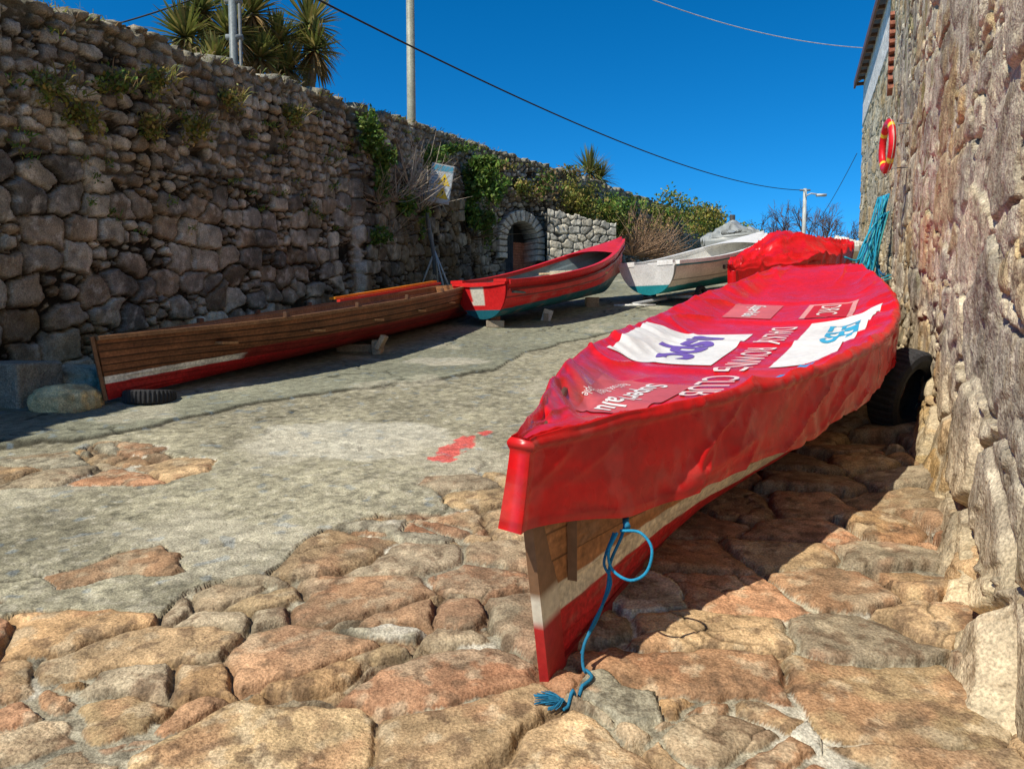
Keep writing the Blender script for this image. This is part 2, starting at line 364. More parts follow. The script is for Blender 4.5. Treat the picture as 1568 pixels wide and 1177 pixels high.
C=pal(cid,[(.60,.51,.345),(.53,.46,.33),(.62,.49,.28),(.50,.44,.33),(.69,.60,.42),(.57,.42,.23),(.63,.54,.38)],.4)
C=C*(.55+.95*fbm(AA*3,H*3,4,231))[...,None]
C=mix(C,(.80,.72,.54),.5*ss(.56,.68,fbm(AA*8,H*8,4,232)))
C=mix(C,(.15,.12,.075),.6*ss(.57,.69,fbm(AA*1.6,H*1.0,5,233)))
C=mix(C,(.54,.34,.13),.5*ss(.54,.68,fbm(AA*1.0+4,H*.8,4,234)))
C=mix(C,(.26,.19,.11),.55*ss(.57,.68,fbm(AA*18,H*18,3,240)))
C=C*(.70+.30*ss(0,.04,e))[...,None]
mo=flat(C.shape[:2],(.64,.56,.40))*(.5+.9*fbm(AA*10,H*10,4,235))[...,None]
mo=mix(mo,(.03,.026,.02),.97*deep*ss(.035,.01,e))
C=mo*(1-m1)[...,None]+C*m1[...,None]
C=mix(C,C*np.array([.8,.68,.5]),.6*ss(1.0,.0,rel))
gm=ss(.60,.72,fbm(AA*2.2,H*2.2,4,237))*ss(.35,.6,vn(AA*.7,H*.5,238));C=mix(C,(.24,.23,.07),.6*gm)
wht=(AA>RWa[3]+.9)&(H>8.35);C=np.where(wht[...,None],np.array([.78,.76,.70])*(.85+.3*fbm(AA*3,H*3,3,239))[...,None],C)
disp=np.where(wht,.08,disp)
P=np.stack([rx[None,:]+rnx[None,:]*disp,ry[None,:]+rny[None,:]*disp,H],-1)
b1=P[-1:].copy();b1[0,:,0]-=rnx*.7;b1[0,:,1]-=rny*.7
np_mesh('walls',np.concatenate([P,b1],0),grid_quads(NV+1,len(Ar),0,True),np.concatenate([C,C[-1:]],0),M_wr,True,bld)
mb=MB()
def slab(mb,a,b,w,rise,th,c):
    a=np.array(a,float);b=np.array(b,float);d=b-a;d/=np.linalg.norm(d);n=np.array([d[1],-d[0],0]);
    V=[a,b,b+n*w+[0,0,rise],a+n*w+[0,0,rise]];V=V+[p+np.array([0,0,th]) for p in V]
    mb.add(V,[(3,2,1,0),(4,5,6,7),(0,1,5,4),(1,2,6,5),(2,3,7,6),(3,0,4,7)],c)
slab(mb,(8.95,18.45,9.88),(11.92,26.4,9.88),5,3.2,.16,(.22,.13,.08))
slab(mb,(.95,-3,10.95),(8.7,18.2,10.95),6,3.2,.16,(.16,.14,.12))
mb.sweep(np.array([(8.93,18.45,9.85),(11.90,26.42,9.85)]),.03,.12,(.16,.08,.05),np.array([.93,-.36,0]))
for t in np.linspace(.03,.97,13):
    p=np.array([9.2,18.5,9.8])*(1-t)+np.array([12.15,26.3,9.8])*t
    mb.box(p,(.5,.08,.1),(.20,.12,.07),Matrix.Rotation(-.37,3,'Z'))
mb.obj('roof',M_wood,bld)
mb=MB()
for i in range(17):
    z=6.9+i*.1;L_=.42 if i%2 else .62
    yy=17.75-L_/2;p=np.array([.67+.466*yy-.10,yy,z])
    mb.box(p,(.16,L_,.082),np.array([.42,.17,.11])*random.uniform(.75,1.2),Matrix.Rotation(-math.atan(.466),3,'Z'))
mb.obj('brick_quoins',M_wr,bld,bevel=.008)
def boulder(mb,c,r,col,seed):
    th,ph=np.meshgrid(np.linspace(0,math.pi,44),np.linspace(0,2*math.pi,72),indexing='ij')
    D=np.stack([np.sin(th)*np.cos(ph),np.sin(th)*np.sin(ph),np.cos(th)],-1)
    D2=np.sign(D)*np.abs(D)**.75
    n=1+.35*(fbm(D[...,0]*1.6+seed,D[...,1]*1.6+D[...,2]*1.3,3,seed)-.5)+.18*(fbm(D[...,0]*4+D[...,2]*3,D[...,1]*4-D[...,2]*2.5,3,seed+3)-.5)
    n[:,-1]=n[:,0]
    P=D2*n[...,None]*np.array(r)+np.array(c)
    cc=np.array(col)*(.5+1.0*fbm(D[...,0]*4+seed,D[...,1]*4+D[...,2]*3,4,seed+7))[...,None]
    mb.grid(P,cc)
mb=MB();k=300
for (px,py,r) in [(2.03,3.0,(.24,.28,.20)),(2.52,3.95,(.22,.32,.20)),(2.33,3.4,(.16,.22,.13)),(4.25,7.4,(.25,.4,.3)),(4.9,8.9,(.25,.4,.3)),(1.80,2.35,(.20,.24,.15)),(1.55,1.95,(.2,.2,.1))]:
    boulder(mb,(px+.10,py,float(gz(px,py))+r[2]*.2),r,random.choice([(.50,.34,.18),(.47,.32,.17),(.45,.35,.22)]),k);k+=11
mb.obj('footing_stones',M_ground,bld,smooth=True)
# ---------------------------------------------------------------- boats
def frame(O,E,roll=0):
    O=np.array(O,float);E=np.array(E,float);L=np.linalg.norm(E-O);X=(E-O)/L;R=np.cross(X,[0,0,1.]);R/=np.linalg.norm(R);U=np.cross(R,X)
    R2=R*math.cos(roll)+U*math.sin(roll);U2=U*math.cos(roll)-R*math.sin(roll)
    def F(a,b,c):
        a,b,c=np.broadcast_arrays(a,b,c);return O+a[...,None]*X+b[...,None]*R2+c[...,None]*U2
    return F,L,X,R2,U2
def spl(xs,ysv):
    xs=np.array(xs,float);ysv=np.array(ysv,float);m=np.gradient(ysv,xs)
    def f(x):
        x=np.clip(np.asarray(x,float),xs[0],xs[-1]);i=np.clip(np.searchsorted(xs,x)-1,0,len(xs)-2)
        h=xs[i+1]-xs[i];t=(x-xs[i])/h
        return (2*t**3-3*t**2+1)*ysv[i]+(t**3-2*t**2+t)*h*m[i]+(-2*t**3+3*t**2)*ysv[i+1]+(t**3-t**2)*h*m[i+1]
    return f
def hull_section(s,v,b,h,k,full):
    bb=b(s);hh=h(s);kk=k(s);w=full(s)
    ph=v*math.pi/2
    y=bb*((1-w)*v**.9+w*np.sin(ph)**.85);z=kk+(hh-kk)*((1-w)*v+w*(1-np.cos(ph))**1.0)
    return y,z
def hull(F,L,b,h,k,full,colfn,incol,name,mat,parent,clink=0,rake=0.,rake_end=0.,nt=90,nv=45,inner=True):
    mb=MB();s=np.linspace(0,L,nt);S_,V_=np.meshgrid(s,np.linspace(0,1,nv),indexing='ij')
    y,z=hull_section(S_,V_,b,h,k,full)
    if clink:
        f=frac(V_*clink);y=y+.018*(1-f)*ss(0,.05,S_/L)*(V_>.05)
    a=S_-rake*(z/h(0*S_))*(1-S_/L)**10+rake_end*(z/h(S_))*ss(.85,1,S_/L)
    col=colfn(S_,z,V_)
    for sd in (1,-1):
        mb.grid(F(a,sd*y,z),col,flip=(sd<0))
    if inner:
        y2=np.maximum(y-.035,0);z2=np.maximum(z,k(S_)+.09)
        for sd in (1,-1): mb.grid(F(a+0,sd*y2,z2),np.array(incol)*(.8+.4*fbm(S_*4,V_*6,3,5))[...,None],flip=(sd>0))
    mb.obj(name,mat,parent,smooth=True)
def gunwale(mb,F,L,b,h,rake,c,w=.03,t=.022,off=.01,up=0.,s0=0,s1=None,rake_end=0):
    s=np.linspace(s0,L if s1 is None else s1,60)
    for sd in (1,-1):
        y=b(s)+off;z=h(s)+up;a=s-rake*(z/h(0*s))*(1-s/L)**10+rake_end*ss(.85,1,s/L)
        P=F(a,sd*y,z);Rv=F(np.array(0.),np.array(1.),np.array(0.))-F(np.array(0.),np.array(0.),np.array(0.))
        mb.sweep(P,w,t,c,Rv)
def transom(mb,F,L,s,b,h,k,full,colfn,ra=0.,n=14):
    v=np.linspace(0,1,n);y,z=hull_section(np.full(n,s),v,b,h,k,full)
    U_=np.linspace(-1,1,33);Y=y[:,None]*U_[None,:];Z=z[:,None]+0*Y
    P=F(s+ra*(Z/h(np.array(s))),Y,Z);mb.grid(P,colfn(Y,Z),flip=True);mb.grid(F(s+ra*(Z/h(np.array(s)))+(.03 if s<.5 else -.03),Y,Z),colfn(Y,Z))
# ---- main covered skiff
O=(.135,2.5,.285);E=(3.86,9.4,1.34)
F,L,X_,R_,U_=frame(O,E)
b=spl([0,.4,.9,1.5,2.5,3.5,4.5,5.5,6.5,7.3,L],[.02,.16,.35,.55,.79,.90,.93,.88,.75,.58,.42])
h=spl([0,1.5,3,4.5,6,L],[.84,.76,.71,.70,.76,.88]);kf=lambda s:0*np.asarray(s)+.0
full=lambda s:.85*ss(.3,2.8,s)
def skcol(S_,z,V_):
    wood=np.array([.34,.155,.062])*(.55+.9*fbm(S_*3,V_*40,4,7))[...,None]
    wood=wood*np.where(frac(V_*8)<.09,.25,1)[...,None]
    zz=z+0*S_
    c=np.where((zz<.22)[...,None],np.array([.52,.02,.024]),wood);c=np.where(((zz>.22)&(zz<.325))[...,None],np.array([.74,.68,.52]),c)
    c=c*(.85+.3*fbm(S_*5,zz*9,4,8))[...,None]
    sc2=ss(.62,.72,fbm(S_*14,zz*30,3,12));c=mix(c,(.30,.22,.16),.35*sc2);return c
boat=empty('covered_rowing_boat',O)
hull(F,L,b,h,kf,full,skcol,(.2,.1,.05),'hull',M_wood,boat,clink=8,rake=.07,nt=140,nv=110)
mb=MB();transom(mb,F,L,L,b,h,kf,full,lambda Y,Z:flat(Y.shape,(.25,.11,.05)));mb.obj('transom',M_wood,boat)
mb=MB()
zz=np.linspace(-.0,.80,24)
cz=[(.42,.02,.02) if z_<.215 else ((.66,.61,.49) if z_<.32 else (.20,.11,.06)) for z_ in zz]
Vs=[];Cs=[];Fs=[]
for i,z_ in enumerate(zz):
    a_=-.05-.07*z_/.84
    for (da_,w_) in ((0,.018),(.13,.022)):
        for sd in(-1,1): Vs.append(F(np.array(a_+da_),np.array(sd*w_),np.array(z_)));Cs.append(cz[i])
for i in range(23):
    o=i*4;Fs+=[(o,o+4,o+5,o+1),(o,o+2,o+6,o+4),(o+1,o+5,o+7,o+3),(o+2,o+3,o+7,o+6)]
Fs.append((0,1,3,2));mb.add(Vs,Fs,np.array(Cs));
mb.sweep(F(np.linspace(.0,L,20),np.zeros(20),np.full(20,-.0)),.02,.025,(.26,.02,.02),R_)
zq=np.linspace(.335,.60,8)
for sd in (1,-1):
    mb.sweep(F(np.full(8,.14)-.07*zq/.84,sd*(.022+.052*zq/.6),zq),.018,.02,(.22,.12,.06),R_)
mb.obj('stem_and_keel',M_hull,boat)
TH=(1.25,2.45,3.7,4.9,6.1)
def tarp_z(s,u):
    au=np.abs(u)
    sag=.15*(1-ss(.55,1.0,au)*1.0)*ss(.0,1.2,s)*ss(L+.1,L-1.4,s)*(1-.25*au)
    z=h(s)+.035-sag
    for si in TH: z=z+.024*np.exp(-((s-si)/.10)**2)*(1-u*u)
    z=z+.014*(fbm(s*1.4+u*1.2,u*1.8-s*.6,2,401)-.5)
    rg=np.abs(vn(s*1.9+u*2.2,u*2.4-s*1.2,402)-.5)*2;z=z+.022*(1-rg)**6*ss(.2,.8,au)
    w=ss(.55,.82,au)*(1-ss(.95,1,au))
    z=z+.036*(vn(s*4.5+u*3,s*0+np.sign(u)*3,404)-.5)*w
    z=z+.020*(vn(s*10+u*6,s*0+np.sign(u)*3,405)-.5)*w
    z=z+.065*(vn(s*5.0+u*4,u*1.2,406)-.5)*ss(2.6,.8,s)*ss(.25,.7,au)*(1-ss(.9,1,au))*ss(.0,.5,s)
    z=z+.016*np.exp(-((au-.965)/.03)**2)
    z=z+.012*(vn(s*6,s*0+np.sign(u)*6,407)-.5)*ss(.9,1,au)*ss(0,.6,s)
    return z
def tb(s): return np.maximum(b(s),.012)+.014+.026*ss(0,.5,s)
def top_pt(s,r,up=.0):
    u=r/tb(s);return F(s-.07*ss(.5,0,s),r,tarp_z(s,u)+up)
s=np.concatenate([np.linspace(-.04,1.5,190),np.linspace(1.512,L+.06,470)])
def profile():
    rows_=[]
    for kk in np.linspace(1,0.02,32): rows_.append((-1,kk))
    for u in np.concatenate([np.linspace(-1,-.5,36),np.linspace(-.47,.47,40),np.linspace(.5,1,36)]): rows_.append((u,0))
    for kk in np.linspace(.02,1,32): rows_.append((1,kk))
    return rows_
pr=profile();S2=np.broadcast_to(s[:,None],(len(s),len(pr)));uu=np.broadcast_to(np.array([p[0] for p in pr])[None,:],S2.shape);kk=np.broadcast_to(np.array([p[1] for p in pr])[None,:],S2.shape)
sc_=np.clip(S2,0,L)
bb=tb(sc_);sg_=np.sign(uu)
skl=.27+.12*ss(.0,.40,S2)-.03*ss(.8,2,S2)+(.035*(vn(S2*2.3,sg_,410)-.5)+.015*(vn(S2*6.5,sg_,418)-.5))*ss(0,.8,S2)
r=bb*uu
z=tarp_z(sc_,uu)
bowf=ss(-.04,.7,S2)
fold=(vn(S2*4.5+kk*2.0*sg_,kk*.8+sg_*7,411)-.5)*bowf;fold2=(vn(S2*11-kk*2,kk*.8+sg_*9,413)-.5)*bowf;fold3=(1-np.abs(vn(S2*3.0+kk*2.2,kk*.6+sg_*5,414)-.5)*2)**8*bowf
gath=(vn(S2*26,kk*2+sg_*3,416)-.5)*bowf
dg_=(1-np.abs(vn(S2*6+kk*2.2,S2*0+sg_*4,415)-.5)*2)**5*ss(1.4,.2,S2)*ss(-.04,.12,S2)
rs=.014*np.sin(math.pi*np.minimum(kk*7,1))+.045*fold*ss(0,.6,kk)+.014*fold2*ss(0,.25,kk)+.020*fold3*ss(0,.4,kk)+.008*gath*np.exp(-((kk-.1)/.10)**2)+.020*dg_*ss(0,.5,kk)-.05*kk*full(sc_)
bowt=ss(1.0,0,S2)
rs=rs+.050*kk*bowt*ss(-.02,.30,S2)-.015*bowt*ss(0,.3,S2)+.012*kk*ss(.15,0,S2)*(sg_<0)
r=r+sg_*rs*(kk>0)
z=z-skl*kk*(kk>0)
seam=np.exp(-((kk-.11)/.018)**2)+np.exp(-((kk-.92)/.02)**2);r=r+sg_*.005*seam*ss(0,.2,S2)
a_=S2-.07*ss(.5,0,S2)-.10*kk**1.2*ss(.26,0,S2)+.03*(fold)*bowt
PT=F(a_,r,z)
red=flat(S2.shape,(.66,.008,.010))
red=red*(.82+.36*fbm(S2*1.5,uu*2+kk*3,4,420))[...,None]
red=mix(red,(.36,.13,.10),.60*ss(.48,.68,fbm(S2*2.2,uu*2.5,5,421))*ss(3.2,.8,S2)*(kk==0)*ss(1,.7,np.abs(uu)))
red=mix(red,(.26,.004,.008),.6*np.clip(seam,0,1))
red=mix(red,(.34,.03,.025),.40*ss(.50,.66,fbm(S2*6,kk*5+uu,4,422))*(kk>0))
red=mix(red,(.58,.16,.13),.22*ss(.58,.70,fbm(S2*14,kk*3+uu*3,3,423))*(kk>0))
nr,nc=S2.shape
Q=grid_quads(nr,nc,0,True).tolist()
for i in range(nc//2-1):
    Q.append([i,i+1,nc-2-i,nc-1-i]); o=(nr-1)*nc;Q.append([o+i+1,o+i,o+nc-1-i,o+nc-2-i])
np_mesh('tarpaulin',PT,np.array(Q),red,M_tarp,True,boat)
def panel(corners,c,name,up=.006,n=(110,60)):
    U1,V1=np.meshgrid(np.linspace(0,1,n[0]),np.linspace(0,1,n[1]),indexing='ij')
    cr=np.array(corners,float)
    sr=(cr[0]*(1-U1)[...,None]+cr[1]*U1[...,None])*(1-V1)[...,None]+(cr[3]*(1-U1)[...,None]+cr[2]*U1[...,None])*V1[...,None]
    P=top_pt(sr[...,0],sr[...,1],up);m_=MB();m_.grid(P,np.array(c)*(.85+.3*fbm(sr[...,0]*4,sr[...,1]*4,4,77))[...,None]);m_.obj(name,M_print,boat,smooth=True)
def text(body,s0,r0,height,length,c,name,up=.010,bold=0.0):
    cu=bpy.data.curves.new(name,'FONT');cu.body=body;cu.size=1;cu.offset=bold;cu.resolution_u=4;ob=bpy.data.objects.new(name,cu);COLL.objects.link(ob)
    bpy.context.view_layer.update();dg=bpy.context.evaluated_depsgraph_get();me=bpy.data.meshes.new_from_object(ob.evaluated_get(dg));bpy.data.objects.remove(ob)
    bm=bmesh.new();bm.from_mesh(me);vs_=np.array([v.co[:] for v in bm.verts]);mn=vs_.min(0);mx=vs_.max(0)
    sx=length/(mx[0]-mn[0]);sy=height/(mx[1]-mn[1])
    for v_ in bm.verts: v_.co.x=(v_.co.x-mn[0])*sx;v_.co.y=(v_.co.y-mn[1])*sy
    for i in range(1,int(length/.03)+1): bmesh.ops.bisect_plane(bm,geom=bm.verts[:]+bm.edges[:]+bm.faces[:],plane_co=(i*.03,0,0),plane_no=(1,0,0))
    for i in range(1,int(height/.03)+1): bmesh.ops.bisect_plane(bm,geom=bm.verts[:]+bm.edges[:]+bm.faces[:],plane_co=(0,i*.03,0),plane_no=(0,1,0))
    V=np.array([v.co[:] for v in bm.verts])
    P=top_pt(s0-V[:,0],r0+V[:,1],up)
    bm.faces.ensure_lookup_table();bm.verts.index_update();Fc=[[v.index for v in f.verts][::-1] for f in bm.faces];bm.free()
    m_=MB();m_.add(P,Fc,c);m_.obj(name,M_print,boat,smooth=True)
WH=(.78,.77,.74)
panel([(2.55,-.74),(3.9,-.90),(4.25,-.10),(2.7,-.08)],WH,'white_panel_port')
panel([(2.55,.30),(4.75,.30),(4.95,.84),(2.85,.66)],WH,'white_panel_starboard')
panel([(.95,-.28),(1.9,-.50),(1.95,.0),(1.05,-.02)],(.56,.10,.11),'sponsor_patch')
panel([(1.45,.34),(2.45,.58),(2.45,.50),(1.6,.22)],(.04,.30,.62),'blue_strip',n=(60,12))
panel([(5.1,-.55),(5.9,-.55),(5.9,-.10),(5.1,-.10)],(.60,.13,.14),'sponsor_patch_aft')
panel([(4.95,.15),(5.9,.15),(5.9,.60),(4.95,.60)],(.70,.30,.28),'crest_patch')
panel([(5.03,.20),(5.82,.20),(5.82,.55),(5.03,.55)],(.55,.015,.02),'crest_inner',up=.009)
text('DALKEY ROWING CLUB',4.6,.0,.21,3.0,(.80,.66,.62),'club_lettering')
text('nspc',3.95,-.62,.36,1.1,(.17,.10,.40),'purple_lettering',bold=.035)
text('SuperValu',1.87,-.27,.16,.82,(.82,.80,.78),'sponsor_lettering',bold=.015)
text("Real Food, Real People",1.8,-.37,.06,.6,(.80,.74,.72),'sponsor_tagline')
text('EBS',4.5,.47,.24,.9,(.05,.38,.60),'blue_lettering',bold=.01)
text('SuperValu',5.82,-.42,.17,.66,(.82,.80,.78),'sponsor_lettering_aft',bold=.015)
text('DRC',5.74,.28,.18,.55,(.8,.7,.66),'crest_lettering',up=.013)
RB=(.02,.17,.30)
def bez(pts,n=14):
    pts=np.array(pts,float);out=[]
    P_=np.concatenate([[2*pts[0]-pts[1]],pts,[2*pts[-1]-pts[-2]]])
    for i in range(1,len(P_)-2):
        for t in np.linspace(0,1,n,endpoint=False):
            a,b_,c_,d_=P_[i-1:i+3];out.append(.5*((2*b_)+(-a+c_)*t+(2*a-5*b_+4*c_-d_)*t*t+(-a+3*b_-3*c_+d_)*t**3))
    out.append(pts[-1]);return np.array(out)
def pp(px,py,Y): # world point: image pixel cast along its camera ray to an assumed distance
    th=math.radians(4.47);xc=(px-784)/1132;yc=-(py-588.5)/1132
    d=np.array([xc,math.cos(th)+yc*math.sin(th),-math.sin(th)+yc*math.cos(th)]);return np.array([0,0,1.5])+d*Y/d[1]
mb=MB()
def onground(P,o):
    hd,_=ground_detail(P[:,0][None,:],P[:,1][None,:]);g_=gz(P[:,0],P[:,1])+hd[0]-.02+o;P=P.copy();P[:,2]=np.maximum(P[:,2],g_);return P
mb.tube(onground(bez([pp(960,790,2.66),pp(952,820,2.60),pp(935,860,2.58),pp(930,900,2.56),pp(915,945,2.54),pp(895,985,2.50),pp(893,1020,2.48),pp(906,1048,2.42),pp(890,1072,2.36),pp(862,1090,2.30)]),.012),.006,RB,8)
mb.tube(bez([pp(950,812,2.60),pp(980,815,2.55),pp(998,840,2.53),pp(990,875,2.53),pp(965,888,2.53),pp(938,872,2.56),pp(932,845,2.56),pp(945,815,2.58)]),.0055,(.02,.26,.46),8)
mb.tube(bez([pp(940,815,2.6),pp(925,860,2.58),pp(935,895,2.56),pp(905,960,2.52),pp(890,1000,2.5)]),.005,RB,8)
p0=onground(pp(866,1086,2.32)[None,:],.02)[0]
for i in range(60):
    d=np.array([random.uniform(-.11,-.02),random.uniform(-.05,.03),0])
    mb.tube(onground(np.array([p0,p0+d*.3+[0,0,.012],p0+d*.6,p0+d]),.004+random.random()*.010),.002,np.array(RB)*random.uniform(.6,1.2),4)
mb.tube(np.array([pp(958,792,2.66),pp(958,800,2.63),pp(961,806,2.60)]),.012,RB,8)
mb.obj('painter_rope',M_rope,boat,smooth=True)
# ---- tyres
def tyre(name,c,R,w,rot):
    mb=MB();n=72;prof=[(R*.60,-w*.36),(R*.66,-w*.46),(R*.82,-w*.52),(R*.94,-w*.47),(R,-w*.36),(R*1.01,-.12*w),(R*1.01,.12*w),(R,w*.36),(R*.94,w*.47),(R*.82,w*.52),(R*.66,w*.46),(R*.60,w*.36),(R*.62,w*.2),(R*.86,w*.38),(R*.92,0),(R*.86,-w*.38),(R*.62,-w*.2),(R*.60,-w*.36)]
    th=np.linspace(0,2*math.pi,n*2+1);P=np.zeros((len(th),len(prof),3))
    for j,(r_,y_) in enumerate(prof):
        tread=np.where((np.arange(len(th))%4<2)&(j>=4 and j<=7),-.012,0)
        P[:,j,0]=(r_+tread)*np.cos(th);P[:,j,2]=(r_+tread)*np.sin(th);P[:,j,1]=y_
    Mx=np.array(rot.to_3x3());P=P@Mx.T+np.array(c);mb.grid(P,(.030,.030,.032));return mb.obj(name,M_rub,None,smooth=False)
tyre('car_tyre',(3.08,5.80,float(gz(0,5.80))+.34),.34,.22,Matrix.Rotation(math.radians(35),3,'Z')@Matrix.Rotation(math.radians(12),3,'X'))
tyre('car_tyre.001',(-3.42,6.95,float(gz(0,6.95))+.06),.23,.13,Matrix.Rotation(math.radians(84),3,'X'))
# ---- brown wooden skiff
O1=(-3.70,6.75,.83);E1=(-1.0,13.85,1.66);F1_,L1,X1,R1,U1_=frame(O1,E1,.05)
b1_=spl([0,.4,.9,1.5,2.5,3.5,4.5,5.5,6.5,L1],[.02,.16,.34,.52,.72,.80,.82,.78,.66,.42]);h1_=spl([0,1.5,3,4.5,6,L1],[.57,.53,.53,.54,.57,.62]);f1=lambda s:.8*ss(.3,2.8,s)
def wcol(S_,z,V_):
    wood=np.array([.175,.068,.028])*(.35+1.3*fbm(S_*2,V_*45,4,17))[...,None]*np.where(frac(V_*9)<.13,.12,1)[...,None]
    zz=z;c=np.where((zz<.15)[...,None],np.array([.44,.02,.02]),wood);c=np.where(((zz>.15)&(zz<.215)&(S_<1.5))[...,None],np.array([.75,.72,.63]),c)
    c=c*(.7+.6*fbm(S_*4,zz*6,4,18))[...,None];c=mix(c,(.22,.012,.012),.8*((zz>.15)&(zz<.26))*ss(1.4,1.6,S_));c=mix(c,(.05,.03,.02),.55*ss(.2,.04,zz)*ss(1.5,3,S_));return c  # lower hull aft darkened in colour as shade under the overhang
bo1=empty('wooden_rowing_boat',O1)
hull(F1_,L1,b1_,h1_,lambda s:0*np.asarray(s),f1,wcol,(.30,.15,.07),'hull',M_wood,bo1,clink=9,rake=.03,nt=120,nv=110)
mb=MB();transom(mb,F1_,L1,L1,b1_,h1_,lambda s:0*np.asarray(s),f1,lambda Y,Z:flat(Y.shape,(.3,.14,.06)))
gunwale(mb,F1_,L1,b1_,h1_,.03,(.24,.12,.055),.028,.02)
for s_ in (1.2,2.4,3.6,4.8,6.0):
    bw=float(b1_(s_));mb.box(F1_(np.array(s_),np.array(0.),np.array(float(h1_(s_))-.16)),(bw*1.9,.24,.03),(.35,.19,.09),Matrix.Rotation(-math.atan2(X1[0],X1[1]),3,'Z'))
for s_ in (1.9,3.1,4.3,5.5):
    for sd in(-1,1): mb.box(F1_(np.array(s_),np.array(sd*float(b1_(s_))),np.array(float(h1_(s_))+.04)),(.04,.12,.06),(.12,.06,.03))
mb.obj('gunwales_and_thwarts',M_wood,bo1,bevel=.004)
mb=MB();s=np.linspace(4.3,7.3,30);mb.sweep(F1_(s,-b1_(s)*.5,h1_(s)+.10),.05,.018,(.85,.30,.02),R1);mb.sweep(F1_(s,-b1_(s)*.5+.1,h1_(s)+.06),.03,.018,(.6,.03,.02),R1)
mb.obj('orange_oar',M_hull,bo1)
mb=MB();zz=np.linspace(0,.59,6)
mb.tube(F1_(-.03-.03*zz/.58,0*zz,zz),.022,(.20,.10,.05),4);mb.obj('stem_post',M_wood,bo1)
mb=MB();g=float(gz(0,10.0));mb.box((-1.83,10.1,g+.10),(.12,.30,.20),(.42,.33,.22));mb.box((-1.76,9.98,g+.17),(.07,.3,.2),(.45,.36,.24),Matrix.Rotation(.5,3,'Y'))
mb.box((-2.1,10.15,g+.08),(.6,.12,.12),(.30,.22,.14));mb.obj('chock',M_wood,bo1,bevel=.01)
# ---- red dinghy
O2=(-.47,12.4,1.62);E2=(2.36,16.2,2.32);F2_,L2,X2_,R2_,U2_=frame(O2,E2)
b2=spl([0,.8,1.8,2.8,3.6,4.3,L2],[.56,.70,.78,.74,.56,.29,.02]);h2=spl([0,1.2,2.4,3.6,L2],[.60,.58,.64,.80,1.02]);k2=lambda s:.0+.35*ss(L2-1.0,L2,s)**2
fu2=lambda s:.9*ss(L2,L2-2.2,s)
def rcol(S_,z,V_):
    c=flat(z.shape,(.62,.02,.022));t_=.16+.035*S_
    c=np.where((z<t_)[...,None],np.array([.015,.13,.17]),c);c=np.where(((V_>.70)&(V_<.73))[...,None],np.array([.18,.01,.01]),c)
    c=c*(.75+.5*fbm(S_*4,z*7,4,19))[...,None];return mix(c,(.45,.25,.2),.3*ss(.6,.75,fbm(S_*6,z*9,4,23)))
bo2=empty('red_dinghy',O2)
hull(F2_,L2,b2,h2,k2,fu2,rcol,(.18,.23,.24),'hull',M_hull,bo2,clink=6,rake=0,rake_end=.18,nv=60)
mb=MB()
def tcol(Y,Z):
    c=flat(Y.shape,(.65,.02,.022));c=np.where((Z<.16)[...,None],np.array([.015,.13,.17]),c);c=np.where(((np.abs(Y+.05)<.13)&(Z>.24)&(Z<.62))[...,None],np.array([.70,.66,.55]),c);return c
transom(mb,F2_,L2,0.,b2,h2,k2,fu2,tcol,ra=-.06,n=60);mb.obj('transom',M_hull,bo2,smooth=True)
mb=MB();gunwale(mb,F2_,L2,b2,h2,0,(.65,.02,.022),.05,.035,rake_end=.18)
p0=F2_(np.array(-.03),np.array(-.56),np.array(.61));p1=F2_(np.array(-.03),np.array(.56),np.array(.61));mb.sweep(np.array([p0,p0*.7+p1*.3-[0,0,.03],p0*.3+p1*.7-[0,0,.03],p1]),.04,.03,(.65,.02,.02),X2_)
for sd in (-1,1): mb.box(F2_(np.array(.08),np.array(sd*.46),np.array(.62)),(.26,.3,.05),(.65,.02,.02),Matrix.Rotation(-math.atan2(X2_[0],X2_[1]),3,'Z'))
gunwale(mb,F2_,L2,b2,h2,0,(.14,.01,.01),.02,.02,off=.03,up=-.12,rake_end=.18)
s=np.linspace(3.55,L2,24);u=np.linspace(-1,1,15);S_,Ud=np.meshgrid(s,u,indexing='ij');mb.grid(F2_(S_+.18*ss(.85,1,S_/L2),Ud*b2(S_),h2(S_)+.03+.06*(1-Ud**2)),(.62,.02,.022),flip=True)
mb.obj('gunwales_and_foredeck',M_hull,bo2,smooth=False)
mb=MB();Mz=Matrix.Rotation(-math.atan2(X2_[0],X2_[1]),3,'Z')
mb.box(F2_(np.array(.35),np.array(0.),np.array(.40)),(1.2,.5,.04),(.12,.18,.20),Mz);mb.box(F2_(np.array(1.7),np.array(0.),np.array(.43)),(1.45,.28,.04),(.14,.20,.21),Mz)
mb.box(F2_(np.array(2.9),np.array(0.),np.array(.50)),(1.3,.5,.04),(.55,.40,.24),Mz);mb.box(F2_(np.array(2.4),np.array(.15),np.array(.47)),(.5,.4,.22),(.5,.43,.3),Mz)
mb.obj('thwarts',M_wood,bo2,bevel=.01)
mb=MB();g=float(gz(0,12.7));
mb.box((-.28,12.6,g+.11),(.16,.3,.22),(.33,.13,.07));mb.box((-.28,12.45,g+.05),(.3,.16,.12),(.36,.30,.22));mb.box((.62,13.2,float(gz(0,13.2))+.11),(.17,.09,.24),(.6,.55,.47),Matrix.Rotation(.3,3,'Y'))
mb.box((.6,13.3,float(gz(0,13.3))+.07),(.09,.35,.14),(.35,.28,.2))
mb.box((1.6,14.9,float(gz(0,14.9))+.10),(.26,.26,.24),(.32,.25,.18));mb.obj('chocks',M_wood,bo2,bevel=.01)
